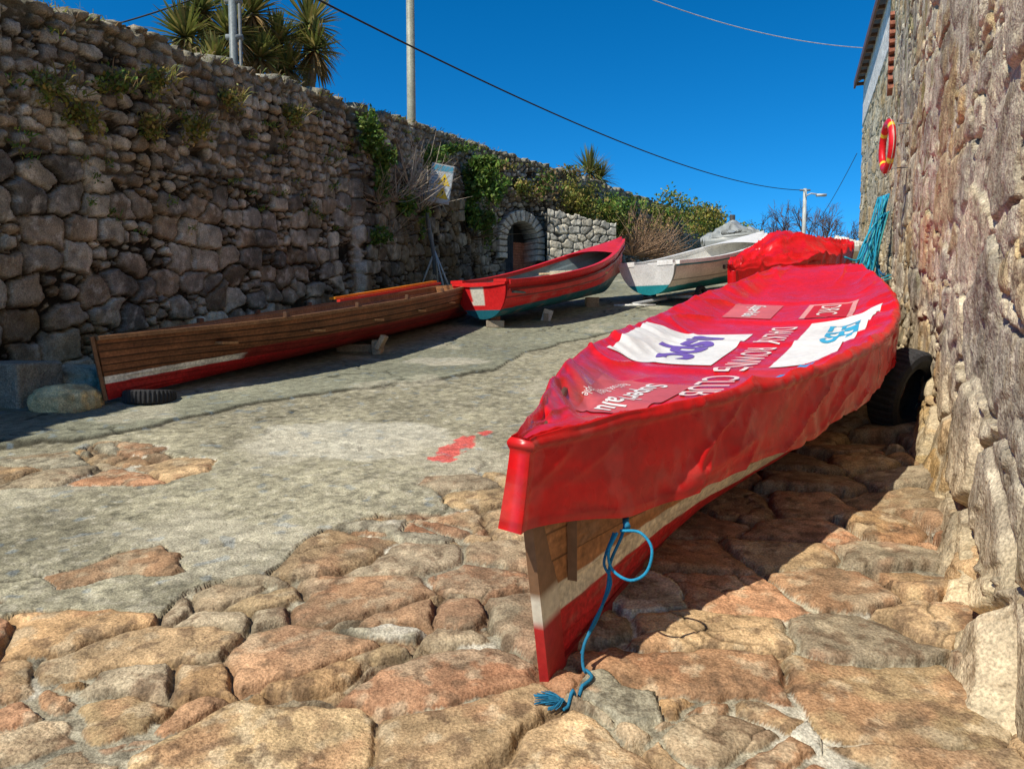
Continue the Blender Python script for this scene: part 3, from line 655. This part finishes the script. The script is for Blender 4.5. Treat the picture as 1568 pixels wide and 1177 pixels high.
# ---- white dinghy
O3=(2.78,15.0,2.13);E3=(6.15,18.4,2.72);F3,L3,X3,R3,U3=frame(O3,E3)
b3=spl([0,.8,1.8,2.8,3.6,4.3,L3],[.66,.76,.84,.80,.62,.34,.02]);h3=spl([0,1.2,2.4,3.6,L3],[.62,.62,.70,.84,1.02]);k3=lambda s:.0+.4*ss(L3-1.1,L3,s)**2;fu3=lambda s:.9*ss(L3,L3-2.2,s)
def w3(S_,z,V_):
    c=flat(z.shape,(.78,.76,.68));c=np.where((z<.14+.04*S_)[...,None],np.array([.02,.28,.32]),c);c=np.where(((V_>.60)&(V_<.625))[...,None],np.array([.22,.22,.2]),c)
    c=np.where((V_>.93)[...,None],np.array([.03,.30,.45]),c)
    return c*(.85+.3*fbm(S_*4,z*7,4,29))[...,None]
bo3=empty('white_dinghy',O3)
hull(F3,L3,b3,h3,k3,fu3,w3,(.70,.69,.64),'hull',M_hull,bo3,clink=0,rake_end=.2)
mb=MB()
transom(mb,F3,L3,0.,b3,h3,k3,fu3,lambda Y,Z:np.where((Z<.20)[...,None],np.array([.02,.28,.32]),flat(Y.shape,(.80,.79,.76))),ra=-.1,n=40)
gunwale(mb,F3,L3,b3,h3,0,(.80,.79,.75),.055,.04,rake_end=.2)
for sd in(-1,1): mb.box(F3(np.array(.15),np.array(sd*.45),np.array(.60)),(.36,.5,.1),(.78,.77,.74),Matrix.Rotation(-math.atan2(X3[0],X3[1]),3,'Z'))
mb.box(F3(np.array(.42),np.array(0.),np.array(.52)),(1.3,.10,.2),(.76,.75,.72),Matrix.Rotation(-math.atan2(X3[0],X3[1]),3,'Z'))
mb.box(F3(np.array(1.6),np.array(0.),np.array(.50)),(1.5,.3,.05),(.76,.75,.72),Matrix.Rotation(-math.atan2(X3[0],X3[1]),3,'Z'))
s=np.linspace(3.3,L3,24);S_,Ud=np.meshgrid(s,np.linspace(-1,1,15),indexing='ij');mb.grid(F3(S_+.2*ss(.85,1,S_/L3),Ud*b3(S_),h3(S_)+.03+.07*(1-Ud**2)),(.78,.77,.74),flip=True)
mb.obj('gunwales_and_deck',M_hull,bo3,smooth=False,bevel=.008)
mb=MB()
for k_ in range(5):
    s_=1.5+.14*k_;mb.box(F3(np.array(s_),np.array(float(b3(s_))+.012),np.array(.42)),(.02,.09,.09),(.04,.04,.05),Matrix.Rotation(-math.atan2(X3[0],X3[1]),3,'Z'))
mb.obj('registration_letters',M_hull,bo3)
mb=MB();g=float(gz(0,15))
mb.tube(np.array([F3(np.array(-.6),np.array(0.),np.array(-.12)),F3(np.array(3.4),np.array(0.),np.array(-.10))]),.035,(.35,.36,.36),8)
for sd in (-1,1):
    a_=F3(np.array(.6),np.array(sd*.6),np.array(-.1));b_=F3(np.array(.6),np.array(0.),np.array(-.1));mb.tube(np.array([a_,b_]),.03,(.35,.36,.36),8)
a0=F3(np.array(-.6),np.array(0.),np.array(-.12))
mb.tube(np.array([a0,(a0[0]-.25,a0[1]-.15,g+.02)]),.022,(.6,.6,.55),6);mb.tube(np.array([a0,(a0[0]+.2,a0[1]-.25,g+.02)]),.022,(.6,.6,.55),6);mb.tube(np.array([(a0[0]-.4,a0[1]-.2,g+.03),(a0[0]+.4,a0[1]-.25,g+.03)]),.022,(.6,.6,.55),6)
mb.obj('launching_trolley',M_metal,bo3,smooth=True)
mb=MB();mb.tube(bez([F3(np.array(2.2),np.array(float(b3(2.2))+.05),np.array(.72)),F3(np.array(2.1),np.array(float(b3(2.2))+.10),np.array(.35)),F3(np.array(1.9),np.array(float(b3(2.2))+.06),np.array(-.05)),F3(np.array(2.3),np.array(float(b3(2.2))+.12),np.array(-.30))]),.012,(.03,.35,.45),6)
mb.obj('mooring_line',M_rope,bo3,smooth=True)
for sd in(-1,1):
    p=F3(np.array(.9),np.array(sd*.62),np.array(-.12));w=tyre('wheel',(p[0],p[1],p[2]+.02),.19,.1,Matrix.Rotation(-math.atan2(X3[0],X3[1])+math.pi/2,3,'Z'));adopt(w,bo3)
# ---- covered boats behind
def covered(name,O,E,bp,hp,col,ridge,skirt,hcol,seed,rough=1.):
    F,L,X,R,U=frame(O,E);n=len(bp);b=spl(np.linspace(0,L,n),bp);h=spl(np.linspace(0,L,len(hp)),hp);k=lambda s:0*np.asarray(s);fu=lambda s:.85*ss(0,L*.35,s)
    e=empty(name,O)
    hull(F,L,b,h,k,fu,lambda S_,z,V_:flat(z.shape,hcol),(.2,.2,.2),'hull',M_hull,e,inner=False,nt=40,nv=20)
    mb=MB();transom(mb,F,L,L,b,h,k,fu,lambda Y,Z:flat(Y.shape,hcol));transom(mb,F,L,0.,b,h,k,fu,lambda Y,Z:flat(Y.shape,hcol));mb.obj('transom',M_hull,e)
    s=np.linspace(-.05,L+.05,260);prf=[(-1,q_) for q_ in np.linspace(1,.05,16)]+[(q_,0) for q_ in np.linspace(-1,1,70)]+[(1,q_) for q_ in np.linspace(.05,1,16)]
    S_=np.broadcast_to(s[:,None],(260,len(prf)));uu=np.broadcast_to(np.array([p[0] for p in prf]),S_.shape);kk=np.broadcast_to(np.array([p[1] for p in prf]),S_.shape);sc2=np.clip(S_,0,L)
    bb=np.maximum(b(sc2),.03)+.03
    z=h(sc2)+.03+ridge(S_/L)*(1-np.abs(uu)**1.3)+rough*(.12*(fbm(S_*2.5+uu*2,uu*2-S_,3,seed)-.5)*(1-uu**4)+.12*(1-np.abs(vn(S_*3-uu*2,uu*3,seed+1)-.5)*2)**5+.04*(vn(S_*9+uu*3,uu,seed+9)-.5))-(skirt+.08*(vn(S_*3,np.sign(uu),seed+8)-.5))*kk
    r=bb*uu+np.sign(uu)*(.16*(fbm(S_*5,kk+np.sign(uu)*5,3,seed+2)-.5)*ss(0,.6,kk)*ss(0,.6,S_)-.10*kk*ss(.3,1.,S_))
    c=flat(S_.shape,col)*(.65+.7*fbm(S_*3,uu*3+kk,4,seed+4))[...,None]
    nr,nc=S_.shape;Q=grid_quads(nr,nc,0,True).tolist()
    for i in range(nc//2-1):
        Q.append([i,i+1,nc-2-i,nc-1-i]);o=(nr-1)*nc;Q.append([o+i+1,o+i,o+nc-1-i,o+nc-2-i])
    np_mesh('tarpaulin',F(S_,r,z),np.array(Q),c,M_tarp,True,e);return e,F,L
covered('covered_rowing_boat.001',(3.60,12.1,1.86),(6.9,16.2,2.36),[.04,.42,.74,.88,.85,.7,.4],[.52,.56,.62,.68,.76,.84],(.60,.007,.010),lambda t:.42*np.exp(-((t-.50)/.16)**2)+.08*ss(0,.3,t),.42,(.4,.02,.02),510)
covered('covered_motor_boat',(6.0,20.3,2.95),(7.6,25.5,3.5),[.7,.9,.95,.8,.3],[.85,.85,.95,1.15],(.34,.36,.35),lambda t:.42*np.exp(-((t-.25)/.2)**2)+.08,.15,(.75,.75,.72),530)
covered('covered_motor_boat.001',(8.4,19.6,2.75),(10.1,23.5,3.1),[.6,.8,.8,.3],[.8,.8,1.0],(.70,.70,.66),lambda t:.10+0*t,.12,(.6,.6,.57),550)
# ---------------------------------------------------------------- life ring
lr=empty('life_ring',(5.05,10.2,3.92))
mb=MB();c=np.array([.67+.466*10.2-.36,10.2,3.92]);ph_=math.atan2(.905,.425)-.16;yd=np.array([math.cos(ph_+.34),math.sin(ph_+.34),0]);nrm=np.array([-yd[1],yd[0],0]);th=np.linspace(0,2*math.pi,97);ps=np.linspace(0,2*math.pi,19)
T,Pp=np.meshgrid(th,ps,indexing='ij');rad=yd*np.cos(T)[...,None]+np.array([0,0,1])*np.sin(T)[...,None]
P=c+rad*(.295+.060*np.cos(Pp))[...,None]+nrm*(.045*np.sin(Pp))[...,None]
band=(np.abs(frac((T-math.pi/4)/(math.pi/2)+.5)-.5)<.08);cc=np.where(band[...,None],np.array([.85,.62,.05]),np.array([.75,.015,.02]))
mb.grid(P,cc);mb.tube(c+(yd*np.cos(th)[:,None]+np.array([0,0,1])*np.sin(th)[:,None])*(.365+.015*np.cos(4*th)[:,None]),.006,(.6,.5,.4),5)
for dz_ in (-.29,.29): mb.tube(np.array([c-nrm*.45+[0,0,dz_],c+[0,0,dz_]]),.008,(.2,.2,.2),6)
mb.obj('ring',M_hull,lr,smooth=True)
# ---------------------------------------------------------------- blue net / ropes on right wall
mb=MB();CY=(.02,.33,.50)
for i in range(60):
    y0=random.uniform(14.0,16.2);x0=.67+.466*y0-.30-random.uniform(0,.40);zt=random.uniform(3.0,3.75);zb=zt-random.uniform(.8,1.7);zb=max(zb,float(gz(0,y0))+.1)
    p0=np.array([.67+.466*15-.25,15+random.uniform(-.25,.25),random.choice([3.75,3.75,4.1])]);p1=np.array([x0,y0,(zt+zb)/2+random.uniform(-.2,.2)]);p2=np.array([x0-random.uniform(-.1,.35),y0+random.uniform(-.4,.3),zb])
    mb.tube(bez([p0,p1,p2,p2+np.array([random.uniform(-.3,.3),random.uniform(-.3,.3),.05])],5),random.uniform(.006,.02),np.array(random.choice([CY,CY,(.03,.16,.36),(.08,.4,.4)]))*random.uniform(.6,1.4),5)
mb.obj('fishing_net',M_rope,None,smooth=True)
# ---------------------------------------------------------------- left side bits
mb=MB();g=float(gz(0,6.75));mb.box((-4.62,6.85,g+.16),(.62,.5,.52),(.27,.26,.21),Matrix.Rotation(-.25,3,'Z'));mb.obj('concrete_block',M_wl,None,bevel=.025)
mb=MB();boulder(mb,(-4.02,6.62,float(gz(0,6.7))+.06),(.28,.22,.17),(.62,.52,.28),601);mb.obj('boulder',M_wr,None,smooth=True)
mb=MB();boulder(mb,(-4.25,7.35,float(gz(0,7.35))+.08),(.25,.24,.22),(.38,.35,.25),641);mb.obj('boulder.001',M_wr,None,smooth=True)
sgc=np.array([-1.72,18.1,4.92])
sg=empty('warning_sign',sgc);mb=MB()
Rm=Matrix.Rotation(math.radians(8),3,'Z')@Matrix.Rotation(math.radians(9),3,'Y')
def sgp(u,v,w): 
    q_=Rm@Vector((u,w,v));return sgc+np.array(q_)
def sq(u0,u1,v0,v1,w,c,poly=None):
    pts=poly or [(u0,v0),(u1,v0),(u1,v1),(u0,v1)];V=[sgp(a,b_,w) for a,b_ in pts];mb.add(V,[tuple(range(len(V)))],c)
mb.box(sgc,(.54,.03,.92),(.50,.54,.56),Rm)
sq(-.25,.25,-.43,.43,-.020,(.52,.60,.64));sq(-.25,.25,.30,.43,-.024,(.10,.35,.50))
for vo in (.10,-.22): sq(0,0,0,0,-.025,(.80,.58,.03),[(-.08,vo-.13),(.23,vo-.13),(.075,vo+.15)]);sq(.06,.09,vo-.05,vo+.05,-.029,(.03,.03,.03))
for vo in (.18,.10,.02,-.12,-.20,-.28,-.38): sq(-.22,-.10,vo-.012,vo+.012,-.026,(.10,.25,.40))
mb.tube(np.array([sgc+[0,.05,-.4],sgc+[.0,1.6,-.45]]),.02,(.3,.3,.3),6);mb.tube(np.array([sgc+[0,.05,.3],sgc+[.0,1.6,.3]]),.02,(.3,.3,.3),6)
mb.obj('panel',M_hull,sg)
mb=MB();g=float(gz(0,17.8));
mb.tube(np.array([(-2.14,17.8,4.75),(-2.0,17.8,4.0),(-1.86,17.8,3.2),(-1.84,17.8,g+.4)]),.05,(.14,.15,.15),8)
for dx,dy in ((-.35,-.1),(.38,-.15),(.05,.35),(.25,-.3)): mb.tube(np.array([(-1.84,17.8,g+.95),(-1.84+dx,17.8+dy,g+.02)]),.022,(.5,.52,.5),6)
mb.tube(np.array([(-2.15,17.7,g+.05),(-1.5,17.65,g+.05)]),.02,(.4,.42,.4),6)
mb.obj('metal_stand',M_metal,None,smooth=True)
def pole(name,x,y,zb,zt,r0,r1,c,extra=None):
    mb=MB();mb.tube(np.array([(x,y,zb),(x,y,(zb+zt)/2),(x,y,zt)]),np.array([r0,(r0+r1)/2,r1]),c,16)
    if extra: extra(mb)
    return mb.obj(name,M_metal,None,smooth=True)
def ex1(mb): mb.box((-2.52,19,11.2),(1.1,.09,.09),(.25,.2,.15));[mb.tube(np.array([(-2.52+d,19,11.2),(-2.52+d,19,11.38)]),.035,(.5,.5,.48),8) for d in(-.45,.45)]
pole('utility_pole',-2.52,19,2.2,11.5,.125,.095,(.34,.34,.25),ex1)
def ex2(mb):
    mb.tube(np.array([(-4.62,13,1.5),(-4.62,13,8)]),.03,(.12,.13,.13),8)
    for z_ in (5.8,6.4,7.0): mb.tube(np.array([(-4.86,13,z_),(-4.58,13,z_)]),.05,(.2,.22,.22),10)
pole('utility_pole.001',-4.74,13,1.4,8.2,.075,.065,(.18,.21,.21),ex2)
def ex3(mb):
    mb.tube(np.array([(15.58,40,8.4),(15.9,40,8.55),(16.3,40,8.5)]),.04,(.5,.5,.48),8);mb.box((16.45,40,8.46),(.5,.22,.12),(.55,.55,.52));mb.box((15.58,40,8.72),(.55,.08,.08),(.3,.3,.28))
pole('street_lamp',15.58,40,3.7,8.8,.12,.09,(.50,.50,.44),ex3)
mb=MB();mb.tube(np.array([(7.05,24,3),(7.05,24,5.05)]),.09,(.05,.05,.05),12);mb.obj('bollard_post',M_metal,None,smooth=True)
mb=MB()
def cable(a,b_,sag,r,c=(.03,.03,.03)):
    t=np.linspace(0,1,60)[:,None];P=np.array(a)*(1-t)+np.array(b_)*t;P[:,2]-=(sag*4*t*(1-t))[:,0];mb.tube(P,r,c,5)
cable((-5.0,10,7.0),(15.58,40,8.72),.9,.018)
cable(pp(120,52,13),pp(330,-14,13.5),.05,.014)
cable(pp(960,-15,22),pp(1345,75,26),.35,.014,(.55,.55,.53))
cable(pp(1312,235,27),(15.9,40,6.5),.2,.012,(.05,.08,.12))
mb.obj('overhead_cable',M_rub,None,smooth=True)
# ---------------------------------------------------------------- vegetation
def leaves(mb,c,rad,n,size,cols,clumps=14,spread=.35):
    c=np.array(c);rad=np.array(rad);cl=rng.normal(size=(clumps,3));cl/=np.linalg.norm(cl,axis=1)[:,None];cl*=rng.uniform(.25,1,size=(clumps,1))
    k=rng.integers(0,clumps,n);p=cl[k]+rng.normal(size=(n,3))*spread*.55;P=c+p*rad
    A_=rng.normal(size=(n,3));A_/=np.linalg.norm(A_,axis=1)[:,None];B_=rng.normal(size=(n,3));B_=np.cross(A_,B_);B_/=np.linalg.norm(B_,axis=1)[:,None]
    sz=size*rng.uniform(.6,1.4,size=(n,1))
    V=np.stack([P-A_*sz,P+B_*sz*.55,P+A_*sz,P-B_*sz*.55],1)
    col=np.array(cols)[rng.integers(0,len(cols),n)]*rng.uniform(.6,1.35,size=(n,1))*(.7+.6*hsh(k,k*0,3))[:,None]
    mb.add(V.reshape(-1,3),np.arange(4*n).reshape(-1,4),np.repeat(col,4,0))
GR=[(.10,.19,.03),(.13,.23,.035),(.06,.14,.025),(.19,.25,.05)]
YG=[(.32,.29,.06),(.22,.25,.05),(.38,.29,.09),(.15,.20,.04)]
BR=[(.26,.16,.08),(.33,.22,.10),(.18,.12,.06),(.15,.16,.05)]
def twigs(mb,c,r,n,col,up=1.,rad=.008):
    c=np.array(c,float)
    for i in range(n):
        d=np.array([random.gauss(0,1),random.gauss(0,1),abs(random.gauss(0,1))*up+.2]);d/=np.linalg.norm(d);l=r*random.uniform(.5,1.1)
        k1=np.array([random.gauss(0,.15),random.gauss(0,.15),random.gauss(0,.1)])*l
        mb.tube(np.array([c,c+d*l*.5+k1,c+d*l+k1*.5]),np.array([rad,rad*.7,rad*.3]),np.array(col)*random.uniform(.6,1.3),4,False)
def grass(mb,c,r,n,cols,l=.25):
    c=np.array(c,float)
    for i in range(n):
        o=c+np.array([random.uniform(-r,r),random.uniform(-r*.4,r*.4),random.uniform(-r*.3,r*.3)]);d=np.array([random.gauss(.4,.5),random.gauss(-.3,.4),random.uniform(.3,1)]);d/=np.linalg.norm(d);L_=l*random.uniform(.5,1.2)
        sd=np.cross(d,[random.random(),random.random(),.3]);sd/=np.linalg.norm(sd);w=.008
        m_=o+d*L_*.6;t_=o+d*L_+np.array([0,0,-.25*L_]);mb.add([o-sd*w,o+sd*w,m_+sd*w*.8,m_-sd*w*.8,t_],[(0,1,2,3),(3,2,4)],np.array(random.choice(cols))*random.uniform(.7,1.3))
mb=MB()
for (s_,z_,r_) in ((.69,4.0,.28),(1.5,4.28,.25),(2.2,4.6,.22),(3.6,4.75,.2),(2.8,4.2,.22),(5.2,5.0,.2),(1.0,3.8,.2),(2.0,3.95,.2)):
    p=onwall(s_,z_,.1);leaves(mb,p,(r_,r_,r_*.8),320,.030,YG if s_!=1.5 else GR+YG,8,.5);grass(mb,p,r_,60,YG+BR,.3);twigs(mb,p,r_*1.4,14,(.3,.24,.12),.3,.005)
for s_ in np.linspace(-3,17,90):
    a_=(s_+9)*1.0333;
    if random.random()<.6: p=onwall(s_,float(LWtop(a_))+.05,-.1);grass(mb,p,.2,14,YG+BR,.14)
for i in range(120):
    s_=random.uniform(0,17);a_=(s_+9)*1.0333;z_=float(LWtop(a_))-random.uniform(.2,2.4);p=onwall(s_,z_,.08);grass(mb,p,.08,8,YG+GR,.12);leaves(mb,p,(.09,.09,.07),18,.022,YG+GR,3,.6)
mb.obj('wall_plants',M_leaf)
mb=MB()
for (s_,z_,r_,n) in ((7.8,5.35,(.28,.3,.4),1000),(8.4,5.0,(.3,.3,.35),700),(9.2,4.3,(.35,.3,.4),800),(8.2,4.4,(.2,.2,.5),400),(7.9,3.35,(.3,.25,.2),400),(11.2,5.7,(.5,.3,.3),500),(10.4,4.0,(.25,.2,.4),250),(12.6,6.2,(.7,.3,.2),500),(16,4.4,(.3,.3,.6),500),(15.2,6.4,(.6,.3,.2),500)):
    leaves(mb,onwall(s_,z_,.28),r_,n,.05,GR,12,.4)
mb.obj('ivy',M_leaf)
mb=MB()
for (s_,z_) in ((9.0,4.2),(9.8,4.6),(10.4,4.2)): twigs(mb,onwall(s_,z_,.25),1.3,60,(.48,.41,.32),1.2,.011)
for (s_,z_) in ((8.6,3.4),(8.0,4.0)): twigs(mb,onwall(s_,z_,.3),1.0,30,(.30,.23,.15),.6,.008)
mb.obj('twiggy_shrub',M_bark)
mb=MB()
for dx,dz_,r_ in ((0,0,(.5,.4,.5)),(.3,.45,(.4,.3,.35)),(-.1,-.6,(.4,.35,.45)),(.25,-1.1,(.4,.3,.35)),(.5,-.2,(.35,.3,.5))):
    p=onwall(14.0,5.6,.4);leaves(mb,p+np.array([dx,0,dz_]),r_,1000,.06,GR,14,.38)
p=onwall(14.2,4.0,.2);twigs(mb,p,1.6,30,(.2,.15,.09),1.2,.015);mb.obj('shrub',M_leaf)
mb=MB()
for (x,y,z_,r_,n,cols) in ((-.5,23.5,6.0,(.5,.3,.4),400,GR),(.3,24.8,6.1,(.6,.3,.35),450,YG),(1.2,25.3,6.3,(.5,.4,.5),450,GR+BR),(-.9,23.1,4.6,(.3,.3,.9),350,GR),(2.0,26,6.0,(.6,.5,.5),500,YG),(-.3,24.1,6.6,(.7,.2,.2),250,YG+BR),(2.2,26.6,6.9,(.8,.3,.25),250,BR+YG)):
    leaves(mb,(x,y,z_),r_,n,.06,cols,14,.4)
mb.obj('shrub.001',M_leaf)
mb=MB()
for (x,y,z_,r_,n,cols) in ((2.6,27.2,5.9,(.9,.7,.7),1500,YG),(3.6,28.2,5.6,(1.0,.8,.8),1600,GR+YG),(4.2,29.5,6.2,(1.0,.7,.6),900,GR),(6.6,31.5,6.3,(1.2,.8,.8),1300,YG+GR),(8.3,33.5,6.4,(1.4,.8,.7),1500,YG),(9.6,36,6.5,(1.5,.9,.7),1300,GR+YG),(11.3,38,6.2,(1.5,1,.6),900,GR)):
    leaves(mb,(x,y,z_),r_,n,.07,cols,22,.34)
mb.obj('shrub.002',M_leaf)
mb=MB()
for (x,y) in ((4.6,28.5),(5.2,29.2),(5.8,29.6)): twigs(mb,(x,y,4.2),1.9,110,(.42,.27,.17),1.1,.013);leaves(mb,(x,y,5.2),(.8,.6,.7),250,.05,BR,12,.4)
mb.obj('twiggy_shrub.001',M_bark)
def cordyline(name,heads,base):
    mb=MB();base=np.array(base,float)
    for (c,r) in heads:
        c=np.array(c,float);mid=(c+base)/2+np.array([0,0,-.2]);mb.tube(bez([base,mid,c],8),np.linspace(.13,.07,17),(.26,.20,.14),8)
        for i in range(230):
            el=random.uniform(-1.1,1.45);az=random.uniform(0,2*math.pi);d=np.array([math.cos(el)*math.cos(az),math.cos(el)*math.sin(az),math.sin(el)]);l=r*random.uniform(.75,1.15)
            sd=np.cross(d,[0,0,1.]);sd/=np.linalg.norm(sd)+1e-6;w=.022;dr=np.array([0,0,-1.])*l*.22*(1-max(0,math.sin(el)))
            o=c+d*.05;P=[o,o+d*l*.4+dr*.15,o+d*l*.75+dr*.5,o+d*l+dr];V=[];
            for j,p in enumerate(P):
                ww=w*(1,1.2,.9,.15)[j];V+=[p-sd*ww,p+sd*ww]
            col=random.choice([(.22,.23,.06),(.15,.19,.05),(.34,.29,.10)]) if el>-.35 else random.choice([(.44,.28,.11),(.34,.23,.10),(.26,.19,.08)])
            mb.add(V,[(0,1,3,2),(2,3,5,4),(4,5,7,6)],np.array(col)*random.uniform(.5,1.35))
    mb.obj(name,M_leaf)
cordyline('cordyline_palm',[(pp(285,60,13.6),.64),(pp(310,18,14),.66),(pp(352,55,13.8),.60),(pp(385,22,14.4),.60),(pp(398,90,14.2),.48),(pp(330,95,13.2),.45)],(-5.3,14.2,4.2))
cordyline('cordyline_palm.001',[(pp(474,40,15.5),.70),(pp(425,68,15),.62),(pp(482,78,15.2),.54),(pp(440,108,15),.54)],(-4.4,15.6,4.6))
cordyline('cordyline_palm.002',[(pp(903,266,31),1.05),(pp(918,276,31.3),.8)],(3.4,31.2,5.0))
mb=MB()
def branch(p,d,l,r,dep):
    d=d/np.linalg.norm(d);q_=p+d*l*.5+np.random.normal(size=3)*l*.05;e_=p+d*l;mb.tube(np.array([p,q_,e_]),np.array([r,r*.85,r*.65]),(.14,.10,.08),5 if dep<3 else 3,False)
    if dep>=6: return
    for i in range(3 if dep<5 else 4):
        nd=d+np.random.normal(size=3)*.48;nd[2]+=.08;branch(e_ if i<2 else q_,nd,l*random.uniform(.62,.82),r*.60,dep+1)
np.random.seed(3);
for bx,by,l_ in ((19.5,50,2.1),(17.6,51,1.75),(21.4,50,1.8)): branch(np.array([bx,by,3.8]),np.array([.0,0,1.]),l_,.18,0)
mb.obj('bare_tree',M_bark)
# ---------------------------------------------------------------- light
az=math.atan2(-.74,-.67);el=math.radians(48)
w=bpy.data.worlds.new('World');sc.world=w;w.use_nodes=True;N=w.node_tree.nodes;Lk=w.node_tree.links
sky=N.new('ShaderNodeTexSky');sky.sky_type='NISHITA';sky.sun_disc=False;sky.sun_elevation=el;sky.sun_rotation=az%(2*math.pi);sky.altitude=3000;sky.air_density=1.0;sky.dust_density=0;sky.ozone_density=4
mxn=N.new('ShaderNodeVectorMath');mxn.operation='MULTIPLY';mxn.inputs[1].default_value=(.46,.88,1.10)
hs=N.new('ShaderNodeHueSaturation');hs.inputs['Saturation'].default_value=1.12
Lk.new(sky.outputs[0],mxn.inputs[0]);Lk.new(mxn.outputs[0],hs.inputs['Color']);Lk.new(hs.outputs[0],N['Background'].inputs['Color']);N['Background'].inputs['Strength'].default_value=.135
sl=bpy.data.lights.new('sun','SUN');sl.energy=5.0;sl.angle=math.radians(.5);sl.color=(1,.93,.80);so=bpy.data.objects.new('sun',sl);COLL.objects.link(so)
D=Vector((math.sin(az)*math.cos(el),math.cos(az)*math.cos(el),math.sin(el)));so.rotation_euler=D.to_track_quat('Z','Y').to_euler();so.location=D*30
cam=bpy.data.cameras.new('camera');cam.lens=26;cam.sensor_width=36;cam.clip_end=2000;cam.clip_start=.05
co=bpy.data.objects.new('camera',cam);co.location=(0,0,1.5);co.rotation_euler=(math.radians(90-4.47),0,0);COLL.objects.link(co);sc.camera=co
sc.view_settings.view_transform='Standard';sc.view_settings.look='None';sc.view_settings.exposure=0
print('OK',len(bpy.data.objects))
